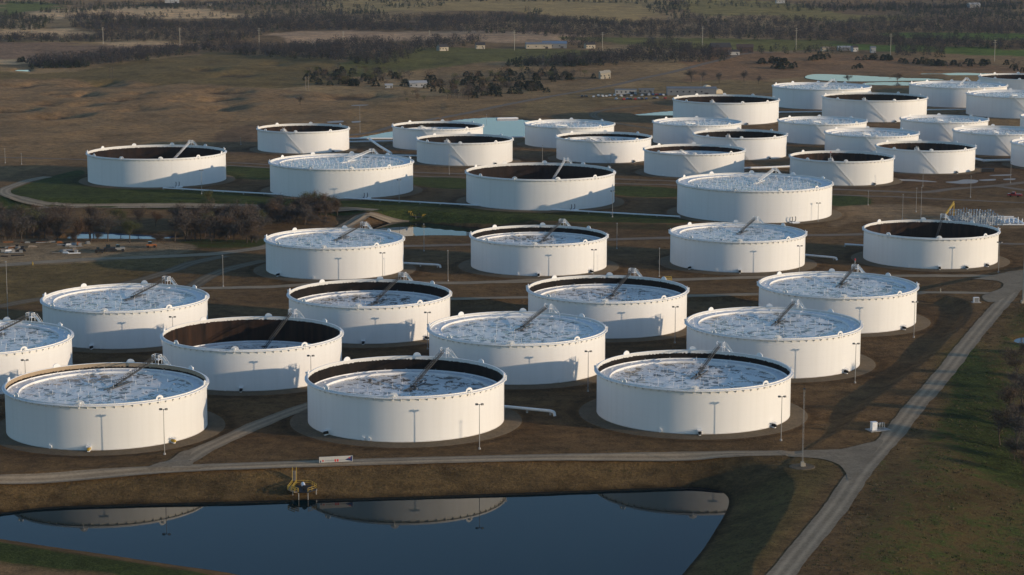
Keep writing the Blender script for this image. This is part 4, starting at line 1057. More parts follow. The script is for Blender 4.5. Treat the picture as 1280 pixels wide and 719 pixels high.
# parked cars by the long grey shed
CM = [car_mesh('car_'+c) for c in ('white', 'dark', 'silver', 'red', 'blue', 'dark')]
CT = [car_mesh('car_'+c, 'truck') for c in ('white', 'dark', 'silver')]
CN = ['white', 'dark', 'silver', 'red', 'blue', 'dark']
rc = random.Random(9)
for row, (xa, xb, ya, yb, n) in enumerate(((722, 768, 122.5, 120.8, 10), (772, 838, 121, 119.3, 16), (770, 836, 125.2, 123.5, 15))):
    rowt = ['at the left end of the yard before grey shed', 'in the upper row before the grey shed', 'in the lower row before the grey shed'][row]
    for i in range(n):
        px = xa+(xb-xa)*i/(n-1)+rc.uniform(-.6, .6); py = ya+(yb-ya)*i/(n-1)+rc.uniform(-.5, .5)
        if rc.random() < .15: continue
        x, y, z = gat(px, py); k = rc.randrange(6); tr = rc.random() < .35
        if tr: k = k % 3
        o = obj('parked_car', (CT if tr else CM)[k], None, (x, y, z+.05), math.pi/2+rc.uniform(-.3, .3)); o.scale = (1.15,)*3
        tag(o, '%s %s parked %s' % (CN[k], 'pickup' if tr else 'car', rowt), 'car', 'cars parked before the long grey shed')

# ------------------------------------------------------------------ buildings far and near
def building(px, py, w, d, h, rh, rz, wall, roof, label, nwin=3, cat='building', flat_=False):
    x, y, z = gat(px, py); t = thing('building', label, cat, (x, y, z-.2), rz)
    m = MB(); m.box((0, 0, h/2), (w, d, h))
    if not flat_: m.add([(-w/2, -d/2, h), (-w/2, d/2, h), (-w/2, 0, h+rh), (w/2, -d/2, h), (w/2, d/2, h), (w/2, 0, h+rh)], [(0, 1, 2), (3, 5, 4)])
    obj('wall', m.mesh('wall', [wall]), t)
    m = MB()
    if flat_: m.box((0, 0, h+.2), (w+.6, d+.6, .35))
    else:
        e = .5
        for s in (-1, 1):
            P = [(-w/2-e, s*(d/2+e), h-rh*e/(d/2)+.06), (w/2+e, s*(d/2+e), h-rh*e/(d/2)+.06), (w/2+e, 0, h+rh+.06), (-w/2-e, 0, h+rh+.06)]
            m.add(P+[(a, b, c+.22) for a, b, c in P], [(0, 1, 2, 3), (7, 6, 5, 4), (0, 4, 5, 1), (1, 5, 6, 2), (2, 6, 7, 3), (3, 7, 4, 0)])
    obj('roof', m.mesh('roof', [roof]), t)
    m = MB(); m.box((w*.3, -d/2-.03, 1.1), (1.2 if w < 20 else 3.5, .08, 2.2 if w < 20 else 3.2)); obj('door', m.mesh('door', ['roof_dark']), t)
    m = MB(); m.box((0, 0, 0), (1.5, .08, 1.2)); wm = m.mesh('window', ['window_glass'])
    for i in range(nwin): obj('window', wm, t, (-w*.42+(w*.62)*i/max(1, nwin-1), -d/2-.03, h*.55))
    return t
building(864, 118.5, 46, 14, 6.5, 1.2, 0, 'shed_grey', 'shed_grey', 'long grey metal shed behind the wide tank at the rear', 6, 'shed')
building(782, 117.5, 20, 7, 4.2, .6, .03, 'house_white', 'shed_grey', 'pale low office trailer left of the long grey shed', 4, 'trailer')
building(808, 116, 14, 6, 3.6, .5, .0, 'shed_grey', 'shed_grey', 'grey low trailer between the pale trailer and long grey shed', 3, 'trailer')
def tent(px, py, w, lb):
    x, y, z = gat(px, py); m = MB(); n = 9; d = w*.75
    for k in range(n):
        a0, a1 = math.pi*k/n, math.pi*(k+1)/n
        m.add([(-w/2*math.cos(a0), -d/2, 1.2+w*.42*math.sin(a0)), (-w/2*math.cos(a1), -d/2, 1.2+w*.42*math.sin(a1)), (-w/2*math.cos(a1), d/2, 1.2+w*.42*math.sin(a1)), (-w/2*math.cos(a0), d/2, 1.2+w*.42*math.sin(a0))], [(0, 1, 2, 3)])
    for s in (-1, 1):
        m.add([(-w/2*math.cos(math.pi*k/n), s*d/2, 1.2+w*.42*math.sin(math.pi*k/n)) for k in range(n+1)], [tuple(range(n+1))]); m.add([(s*w/2, -d/2, 0), (s*w/2, d/2, 0), (s*w/2, d/2, 1.2), (s*w/2, -d/2, 1.2)], [(0, 1, 2, 3)]); m.add([(-w/2, s*d/2, 0), (w/2, s*d/2, 0), (w/2, s*d/2, 1.2), (-w/2, s*d/2, 1.2)], [(0, 1, 2, 3)])
    tag(obj('storage_tent', m.mesh('storage_tent', ['canvas_cream']), None, (x, y, z), .2), lb, 'tent')
tent(884, 112.5, 8.5, 'cream arched tent at right end of the long grey shed, upper one'); tent(898, 117, 7.5, 'cream arched tent right of the long grey shed, lower and rounder one')
building(673, 60.5, 32, 14, 5.5, 2, .1, 'barn_wall', 'shed_grey', 'long metal barn with sunlit yellow end, in the far green fields', 3, 'barn')
building(693, 60, 30, 16, 6, 2.5, .05, 'shed_grey', 'roof_blue', 'barn with blue metal roof right of the yellow-ended barn', 3, 'barn')
building(737, 60.5, 12, 9, 5, 2.5, .3, 'barn_wall', 'roof_dark', 'small farmhouse among trees right of the blue-roofed barn', 3, 'house')
building(900, 66, 24, 16, 7, 5, .2, 'house_brown', 'roof_dark', 'large dark brown house beside the far field road', 4, 'house')
building(917, 68.5, 12, 9, 4, 2, .2, 'house_white', 'roof_dark', 'small pale house in front of the dark brown houses', 2, 'house')
building(931, 66, 20, 13, 7, 3.5, -.1, 'house_brown', 'house_brown', 'dark brown house with chimney wall, right one of the pair', 4, 'house')
building(522, 109, 17, 10, 4.5, 2, .2, 'house_white', 'house_white', 'white house with white roof among dark cedars', 3, 'house')
building(486, 110, 7, 5, 3, 1.2, .1, 'house_white', 'house_white', 'tiny white shed among cedars left of the white house', 1, 'shed')
building(753, 98.5, 6, 6, 6, 2, .3, 'house_cream', 'house_cream', 'cream two-gabled house sunlit among trees, left gable', 2, 'house')
building(758.5, 98, 6, 6, 6.5, 2, .3, 'house_cream', 'house_cream', 'cream two-gabled house sunlit among trees, right gable', 2, 'house')
building(553, 63.5, 12, 9, 5, 3, .5, 'house_cream', 'roof_dark', 'cream farmhouse under trees at the edge of the tan field', 3, 'house')
building(600, 61, 11, 8, 5, 3, .2, 'barn_wall', 'roof_dark', 'tan shed right of the cream farmhouse at tan field', 2, 'shed')
building(1055, 63, 16, 9, 4, 1.5, 0, 'shed_grey', 'house_white', 'low shed with white roof beside the far right field', 3, 'shed')
building(1068, 64.5, 7, 6, 5.5, 2, .4, 'house_white', 'roof_dark', 'small white house with dark roof right of the white-roofed shed', 2, 'house')
building(1031, 64, 9, 6, 4, 1.5, .2, 'barn_wall', 'wood_grey', 'small tan shed left of the white-roofed shed', 1, 'shed')
building(1091, 66, 6, 6, 6.5, 1.5, .1, 'house_white', 'shed_grey', 'narrow pale grain bin house right of small white house', 1, 'shed')
building(1217, 9.5, 22, 12, 6, 3, .3, 'house_white', 'house_white', 'white house alone in the dark far woods at upper right', 3, 'house')
building(215, 3.5, 26, 12, 7, 3, .1, 'house_white', 'house_white', 'white farmhouse at the top edge of the photo, left half', 3, 'house')
building(262, 7.5, 10, 8, 5, 2, .1, 'house_cream', 'roof_dark', 'tiny cream house in far woods right of white farmhouse', 2, 'house')
building(975, 4, 16, 10, 6, 3, .1, 'house_white', 'house_brown', 'pale farmhouse at the top edge among dark woods', 3, 'house')
# white float on the rear pond, white ground slabs
x, y = at(634, 148.8, -1.1); m = MB(); m.box((0, 0, .5), (18, 4, 1.0), .25); m.box((0, 0, 1.1), (16.5, 2.6, .3), .25); tag(obj('pontoon_float', m.mesh('pontoon_float', ['white_trim']), None, (x, y, -1.1)), 'white floating pontoon near far bank of the rear pond', 'float')
for p in ([(440, 131), (459, 131), (458, 131.8), (442, 132)], [(410, 152.2), (428, 151.2), (428, 153.2), (412, 153.8)], [(440, 152.4), (450, 151.8), (450, 153.6), (441, 154)]):
    patch(p, 0, 'concrete', 'concrete_pad', .12)
# creek yard: stacked materials, machines
ry = random.Random(21); YM = ['rubber_black', 'house_white', 'wood_grey', 'galvanised', 'steel_blue', 'rubber_black', 'galvanised', 'wood_grey', 'white_pipe', 'yellow_paint', 'orange_paint']
def yard_pile(px, py, w, d, n, label, horizontal=False):
    x, y, z = gat(px, py); t = thing('material_pile', label, 'material pile', (x, y, z), 0)
    for i in range(n):
        m = MB(); a = ry.uniform(-w/2, w/2); b = ry.uniform(-d/2, d/2); rz = ry.uniform(-.4, .6) if not horizontal else ry.uniform(.1, .35)
        k = ry.random()
        if k < .45:
            l = ry.uniform(2, 4.5); m.box((0, 0, .3), (l, .6, .5)); m.box((0, .1, .7), (l*.8, .4, .3)); nmn = 'lumber_bundle'
        elif k < .75:
            l = ry.uniform(3, 7); m.tube((-l/2, 0, .3), (l/2, 0, .3), .22, .22, 8); m.tube((-l/2, .5, .3), (l/2*.9, .5, .3), .2, .2, 8); nmn = 'pipe_length'
        else: m.box((0, 0, .65), (1.5, 1.2, 1.3)); m.box((0, 0, 1.35), (1.7, 1.4, .1)); nmn = 'crate'
        obj(nmn, m.mesh(nmn, [ry.choice(YM)]), t, (a, b, 0), rz)
yard_pile(10, 315, 16, 34, 22, 'cluttered stack of pipes and lumber at the left edge of the creek yard', True)
yard_pile(28, 309.5, 14, 6, 6, 'row of long pale pipes in the creek yard left part', True)
yard_pile(84, 315.5, 10, 12, 14, 'heap of crates and yellow parts in the middle of the creek yard')
yard_pile(93, 307, 12, 12, 14, 'upper heap of pale and dark parts beside the creek pond', True)
yard_pile(45, 303.5, 40, 3, 9, 'thin line of stacked pipes along the creek trees', True)
def machine(px, py, body, label, s=1.):
    x, y, z = gat(px, py); t = thing('work_machine', label, 'machine', (x, y, z+.02), .25); 
    m = MB(); m.box((0, 0, 1.15*s), (4.2*s, 1.9*s, .9*s)); m.box((1.4*s, 0, .95*s), (1.8*s, 1.7*s, .8*s)); obj('body', m.mesh('body', [body]), t)
    m = MB(); m.box((-.5*s, 0, 2.1*s), (1.5*s, 1.6*s, 1.1*s)); obj('cab', m.mesh('cab', ['window_glass']), t)
    m = MB(); m.tube((0, -.2*s, 0), (0, .2*s, 0), .55*s, .55*s, 12); wm = m.mesh('wheel', ['rubber_black'])
    for a in (-1.4, 1.4):
        for b in (-.95, .95): obj('wheel', wm, t, (a*s, b*s, .55*s))
machine(124, 316, 'rubber_black', 'small dark machine, leftmost of three parked on the creek yard road'); machine(137, 314.7, 'lamp_black', 'dark machine, middle of three parked on the creek yard road', 1.3); machine(149, 314.2, 'galvanised', 'dark grey machine, rightmost of three on the creek yard road', 1.25)
machine(189, 309.5, 'orange_paint', 'orange machine parked alone on the creek yard gravel', 1.15)
print('equipment done')

# ------------------------------------------------------------------ trees
def bare_meshes(seed, twig, H=12., n_tw=620, spread=.36, limbs=True):
    r = random.Random(seed); tm = MB(); tips = []
    def grow_(p, d, L, rad, lev):
        q = p+d*L; tm.tube(p, q, rad, rad*.62, 5 if lev < 2 else 4, 0, False)
        if lev >= 3: tips.append(q); return
        for i in range(3 if lev else 4):
            a = r.uniform(0, 6.28); b = r.uniform(.35, .85) if lev else r.uniform(.3, .75)
            e = d.orthogonal().normalized(); f = d.cross(e)
            nd = (d*math.cos(b)+(e*math.cos(a)+f*math.sin(a))*math.sin(b)); nd.z = max(nd.z, .05)+.12; nd.normalize()
            s = p.lerp(q, r.uniform(.6, 1.0)); grow_(s, nd, L*r.uniform(.55, .85), rad*.55, lev+1); tips.append(s.lerp(q, .7))
    grow_(Vector((0, 0, -.3)), Vector((r.uniform(-.1, .1), r.uniform(-.1, .1), 1)).normalized(), H*.36, H*.020, 0)
    mz = max(t.z for t in tips); k = H/mz*.95
    tm.v = [(a*k, b*k, c*k) for a, b, c in tm.v]; tips = [t*k for t in tips if t.z*k > H*.22]
    cm = MB()
    for i in range(n_tw):
        t = r.choice(tips); p = t+Vector((r.gauss(0, .07), r.gauss(0, .07), r.gauss(0, .055)))*H
        d = Vector((r.gauss(0, 1), r.gauss(0, 1), r.gauss(.6, .8))).normalized(); L = H*r.uniform(.06, .14); w = d.orthogonal().normalized()
        w = (w*math.cos(i)+d.cross(w)*math.sin(i))*H*r.uniform(.0028, .006)
        cm.add([p-w, p+w, p+d*L+w*.3, p+d*L-w*.3], [(0, 1, 2, 3)])
    return tm.mesh('trunk', ['bark']), cm.mesh('crown', [twig])
BT = {}
for kind in ('twig_brown', 'twig_grey', 'twig_green', 'twig_rust'):
    BT[kind] = [bare_meshes(100+i*7+len(kind)*31+ord(kind[5]), kind, 12., 1500 if kind in ('twig_green',) else 1350) for i in range(3)]
tr = random.Random(77)
def bare_tree(x, y, h, kind, label, group, z=None):
    a, b = tr.choice(BT[kind]); t = thing('bare_tree', label, 'tree', (x, y, (hz(x, y) if z is None else z)-.1), tr.uniform(0, 6.28), group); s = h/12.
    t.scale = (s*tr.uniform(.95, 1.25), s*tr.uniform(.95, 1.25), s); obj('trunk', a, t); obj('crown', b, t); return t
KL = dict(twig_brown='bare brown tree', twig_grey='bare grey tree', twig_green='tree with fresh yellow-green leaf', twig_rust='rusty orange-brown bare tree')
i = 0
while i < 168:
    px = tr.uniform(-8, 424)
    if px < 330: py = tr.uniform(279, 303.5)
    else: py = tr.uniform(264, 303-(px-330)*.35)
    if px > 325 and py > 282: continue
    if 80 < px < 228 and 286 < py < 301.5: continue
    if 80 < px < 232 and tr.random() < .35: continue
    k = tr.choices(('twig_brown', 'twig_grey', 'twig_green', 'twig_rust'), (5, 5, 1.1, 1.4))[0]
    x, y, z = gat(px, py); h = tr.uniform(9.5, 15) if py > 285 else tr.uniform(7.5, 11.5)
    bare_tree(x, y, h, k, KL[k]+' in the thicket along the creek', 'trees along the creek', z); i += 1
for i in range(175):
    px = tr.uniform(-8, 415); py = tr.uniform(277, 304) if px < 325 else tr.uniform(264, 282)
    if 82 < px < 228 and py < 302: continue
    x, y, z = gat(px, py); a, b = tr.choice(BT['twig_brown']+BT['twig_grey']); s = tr.uniform(.28, .5)
    t = thing('shrub', 'low bare shrub in the undergrowth along the creek', 'shrub', (x, y, z-.6), tr.uniform(0, 6.28), 'undergrowth along the creek'); t.scale = (s*1.7, s*1.7, s); obj('stem', a, t); obj('crown', b, t)
for px, py, h, k, lb in ((262, 257, 9, 'twig_green', 'yellow-green tree in front of the green bank'), (162, 304, 12, 'twig_green', 'yellow-green tree at the right end of the creek pond'), (256, 296, 13, 'twig_green', 'tall yellow-green tree right of the creek pond'), (309, 304, 9, 'twig_brown', 'bare tree just left of the leftmost lone row tank'), (95, 303, 13, 'twig_rust', 'rusty tree at left end of the creek pond')):
    x, y, z = gat(px, py); bare_tree(x, y, h, k, lb, None, z)
# thicket right of the dike road; the ones beyond the frame throw the long shadows
for px, py, h, k in ((1250, 556, 13, 'twig_brown'), (1272, 566, 13, 'twig_grey'), (1264, 528, 13, 'twig_brown'), (1278, 508, 12, 'twig_grey'), (1272, 474, 11, 'twig_brown'), (1280, 596, 8, 'twig_rust'), (1282, 540, 10, 'twig_brown'), (1262, 508, 7, 'twig_brown'), (1268, 490, 8, 'twig_grey'), (1278, 452, 8, 'twig_brown'), (1268, 575, 7, 'twig_brown'), (1279, 580, 9, 'twig_grey'), (1272, 538, 9, 'twig_brown')):
    x, y, z = gat(px, py); bare_tree(x, y, h, k, KL[k]+' in the dark thicket at the right edge', 'trees at the right edge', z)
for px, py, h in ((1318, 452, 8.5), (1345, 446, 9), (1312, 480, 8), (1335, 500, 9), (1355, 515, 9), (1318, 535, 8.5), (1345, 552, 9), (1390, 480, 10)):
    x, y, z = gat(px, py); k = tr.choice(('twig_brown', 'twig_grey')); bare_tree(x, y, h, k, KL[k]+' standing just beyond the right edge', 'trees beyond the right edge', z)
for px, py, h, lb in ((864, 102.5, 13, 'bare round tree above the grey shed, leftmost'), (878, 101, 10, 'bare low tree above the grey shed, second from left'), (899, 104.5, 12, 'bare tree above the cream tents'), (930, 102, 12, 'bare dark tree right of the tents in brown field'), (948, 105.5, 9, 'small bare tree left of the wide back row tank'),
                      (1060, 104, 9, 'bare tree before the long pond at right'), (1122, 103.5, 10, 'round reddish bare tree between the long ponds'), (375, 128+3, 8, 'low bare bush in the brown left field')):
    x, y, z = gat(px, py); bare_tree(x, y, h, 'twig_grey' if px != 1122 else 'twig_rust', lb, None, z)
# low-detail trees for the middle distance, one mesh each
def cedar_mesh(seed, mat, n=150, H=6.):
    r = random.Random(seed); m = MB(); m.tube((0, 0, -.2), (0, 0, H*.5), .16, .1, 5, 1, False)
    W_ = H*r.uniform(.30, .40)
    for i in range(n):
        z = H*(.06+.92*r.random()**1.25); rr = W_*(1-z/H)**.7*(.35+.65*math.sqrt(r.random()))*r.uniform(.75, 1.15); a = r.uniform(0, 6.28)
        p = Vector((rr*math.cos(a), rr*math.sin(a), z)); d = Vector((math.cos(a), math.sin(a), r.uniform(-.2, .9))).normalized(); w = d.orthogonal().normalized(); w = w*math.cos(i)+d.cross(w)*math.sin(i)
        L = H*r.uniform(.08, .16); m.add([p-w*L*.5, p+w*L*.5, p+d*L+w*L*.25, p+d*L-w*L*.25], [(0, 1, 2, 3)], 0)
    return m.mesh('cedar_tree', [mat, 'bark'])
CED = [cedar_mesh(i, 'cedar_green' if i < 4 else 'cedar_olive') for i in range(6)]
def low_tree_mesh(seed, mat, H=10., n=230):
    r = random.Random(seed); m = MB(); m.tube((0, 0, -.2), (0, 0, H*.5), H*.022, H*.012, 5, 1, False)
    for k in range(5):
        a = r.uniform(0, 6.28); m.tube((0, 0, H*r.uniform(.25, .45)), (math.cos(a)*H*.26, math.sin(a)*H*.26, H*r.uniform(.6, .85)), H*.010, H*.004, 4, 1, False)
    cl = [(Vector((r.gauss(0, .13), r.gauss(0, .13), r.uniform(.42, .84)))*H, r.uniform(.09, .14)*H) for _ in range(11)]
    for i in range(n):
        c, s = r.choice(cl); p = c+Vector((r.gauss(0, 1), r.gauss(0, 1), r.gauss(0, .8)))*s
        d = Vector((r.gauss(0, 1), r.gauss(0, 1), r.gauss(.4, .8))).normalized(); w = d.orthogonal().normalized(); w = w*math.cos(i)+d.cross(w)*math.sin(i)
        L = H*r.uniform(.07, .14); q = H*r.uniform(.006, .013); m.add([p-w*q, p+w*q, p+d*L+w*q*.4, p+d*L-w*q*.4], [(0, 1, 2, 3)], 0)
    return m.mesh('bare_tree', [mat, 'bark'])
LOWT = [low_tree_mesh(40+i, ('twig_brown', 'twig_grey', 'twig_grey', 'twig_rust', 'twig_brown', 'twig_green')[i]) for i in range(6)]
def in_poly_px(poly, n, rnd):
    P = np.array(poly, float); mn, mx = P.min(0), P.max(0); out = []
    while len(out) < n:
        c = np.array([rnd.uniform(mn[0], mx[0]), rnd.uniform(mn[1], mx[1])])
        if inside(np.array([c[0]]), np.array([c[1]]), P)[0]: out.append(c)
    return out
rb = random.Random(31)
def belt(poly, n, fc, label_b, label_c, group, hb=(7, 11), hc=(4.5, 8.5)):
    for c in in_poly_px(poly, n, rb):
        x, y, z = gat(*c)
        if rb.random() < fc:
            o = obj('cedar_tree', rb.choice(CED), None, (x, y, z), rb.uniform(0, 6.28)); s = rb.uniform(*hc)/6.*.85; o.scale = (s*rb.uniform(1.4, 2.4), s*rb.uniform(1.4, 2.4), s)
            tag(o, label_c, 'tree', group+', cedars')
        else:
            k = rb.randrange(6); o = obj('bare_tree', LOWT[k], None, (x, y, z), rb.uniform(0, 6.28)); s = rb.uniform(*hb)/10.; o.scale = (s*rb.uniform(1., 1.4), s*rb.uniform(1., 1.4), s)
            tag(o, label_b, 'tree', group+', bare trees')
belt([(378, 98), (390, 93), (430, 90), (500, 93), (520, 100), (505, 112), (440, 108), (390, 107)], 84, .5, 'bare tree in the scrub left of the white house', 'dark cedar in the scrub left of the white house', 'scrub left of the white house')
belt([(535, 100), (560, 102), (620, 105), (680, 110), (686, 116), (640, 121), (560, 121), (530, 112)], 92, .62, 'bare tree in the copse right of the white house', 'dark cedar in the copse right of the white house', 'copse right of the white house')
belt([(555, 118), (600, 116), (625, 124), (560, 126)], 16, .1, 'bare reddish tree at lower edge of the copse', 'dark cedar at lower edge of the copse', 'lower edge of the copse', (7, 10))
belt([(575, 96), (640, 92), (720, 90), (765, 98), (700, 103), (640, 103), (580, 102)], 66, .5, 'bare tree in the belt beside cream house', 'dark cedar in the belt beside cream house', 'belt beside the cream house')
belt([(500, 118), (520, 116), (532, 128), (508, 130)], 7, 0, 'low bare bush in the brown field below the copse', '', 'bushes below the copse', (4, 7))
belt([(948, 78.5), (978, 77), (982, 80), (950, 80)], 9, 1, '', 'dark cedar in the row left of the sheds field, upper row', 'cedars in the brown right field, upper row', hc=(6, 9))
belt([(966, 82), (990, 82), (996, 87), (968, 87)], 7, 1, '', 'dark cedar in the lower clump of the brown right field', 'cedars in the lower clump of the brown right field', hc=(6, 9))
belt([(1012, 76), (1024, 70), (1044, 70), (1040, 76), (1020, 78)], 7, 1, '', 'dark cedar in the clump below the small sheds', 'cedars below the small sheds', hc=(5, 8))
belt([(1064, 72), (1114, 73), (1116, 77), (1064, 75)], 14, .9, 'bare shrub in the shrub row below the grain bin', 'dark cedar in the shrub row below the grain bin', 'shrub row below the grain bin', (5, 9), (5, 8))
belt([(1124, 76), (1186, 81), (1186, 85), (1126, 79)], 20, .9, 'bare shrub in the long hedge above the ponds', 'dark cedar in the long hedge above the ponds', 'long hedge above the ponds', (5, 9), (5, 8))
belt([(1188, 80), (1238, 80), (1238, 84), (1190, 84)], 14, .95, 'bare shrub at right part of the hedge above ponds', 'dark cedar at right part of the hedge above ponds', 'right part of the hedge above the ponds', (5, 9), (5, 8))
belt([(1062, 83), (1080, 83), (1080, 87), (1064, 87)], 5, 1, '', 'dark cedar in the small clump above the long pond', 'small clump above the long pond', hc=(4, 6))
belt([(1255, 80), (1290, 80), (1290, 90), (1268, 90)], 8, .8, 'bare shrub at the right edge above the ponds', 'dark cedar at the right edge above the ponds', 'shrubs at the right edge above the ponds', hc=(5, 8))
belt([(5, 78), (40, 76), (40, 80), (5, 81)], 4, 1, '', 'dark lone cedar beside the tiny white pond', 'cedars beside the tiny pond', hc=(6, 9))

# far woods that read as one mass: merged
def woodland(poly, n, mix_, label, hr=(7, 12)):
    rr = np.random.default_rng(abs(hash(label)) % 1000 if False else len(label)*13+n)
    P = np.array(poly, float); mn, mx = P.min(0), P.max(0); c = np.stack([rr.uniform(mn[0], mx[0], n*4), rr.uniform(mn[1], mx[1], n*4)], 1); c = c[inside(c[:, 0], c[:, 1], P)][:n]
    z = np.zeros(len(c)); 
    for it in range(4):
        x_ = c[:, 0]-640; y_ = c[:, 1]-359.5; xr = x_*math.cos(ROLL)+y_*math.sin(ROLL); yr = -x_*math.sin(ROLL)+y_*math.cos(ROLL)
        dx, dy, dz = xr/FPX, CP-yr/FPX*SP, -SP-yr/FPX*CP; t = (z-CAM_H)/dz; X, Y = dx*t, dy*t; z = height(X, Y)
    N = len(c); Q = 64
    kinds = rr.choice(len(mix_), N, p=np.array([w for _, w in mix_])/sum(w for _, w in mix_))
    ced = np.array([m.startswith('cedar') for m, _ in mix_])[kinds]
    Ht = np.where(ced, rr.uniform(4.5, 8.5, N), rr.uniform(*hr, N))
    u = rr.random((N, Q)); zz = np.where(ced[:, None], .05+.9*u**1.3, .22+.74*u); 
    prof = np.where(ced[:, None], (1-zz)**.7*.42, np.sqrt(np.clip(1-((zz-.6)/.46)**2, 0, 1))*.42)
    a = rr.uniform(0, 6.283, (N, Q)); rad = prof*np.sqrt(rr.random((N, Q)))*Ht[:, None]*rr.uniform(.8, 1.25, (N, 1))
    ctr = np.stack([X[:, None]+rad*np.cos(a), Y[:, None]+rad*np.sin(a), z[:, None]+zz*Ht[:, None]], -1).reshape(-1, 3)
    M_ = N*Q; d = rr.normal(size=(M_, 3)); d[:, 2] *= 1.8; d /= np.linalg.norm(d, axis=1)[:, None]; e = np.cross(d, rr.normal(size=(M_, 3))); e /= np.linalg.norm(e, axis=1)[:, None]
    s = (np.repeat(Ht, Q)*rr.uniform(.045, .085, M_))[:, None]; wd = np.where(np.repeat(ced, Q), .75, .28)[:, None]
    V = np.stack([ctr-d*s-e*s*wd, ctr+d*s-e*s*wd*.6, ctr+d*s*1.1+e*s*wd*.5, ctr-d*s*.8+e*s*wd], 1).reshape(-1, 3)
    me = bpy.data.meshes.new('woodland'); me.vertices.add(len(V)); me.vertices.foreach_set('co', V.ravel()); me.loops.add(M_*4); me.loops.foreach_set('vertex_index', np.arange(M_*4)); me.polygons.add(M_)
    me.polygons.foreach_set('loop_start', np.arange(0, M_*4, 4)); me.polygons.foreach_set('loop_total', np.full(M_, 4)); me.polygons.foreach_set('material_index', np.repeat(kinds, Q))
    for m, _ in mix_: me.materials.append(MAT[m])
    me.update(calc_edges=True); o = obj('woodland', me); o['label'] = label; o['category'] = 'woods'; o['kind'] = 'stuff'
MB_ = [('wood_brown', 5), ('wood_grey_far', 5), ('cedar_olive', .8), ('cedar_green', .8), ('twig_brown', .6)]; MC = [('cedar_green', 4), ('cedar_olive', 2), ('wood_grey_far', 3), ('wood_brown', 1)]; MS = [('cedar_green', 3), ('wood_grey_far', 1)]
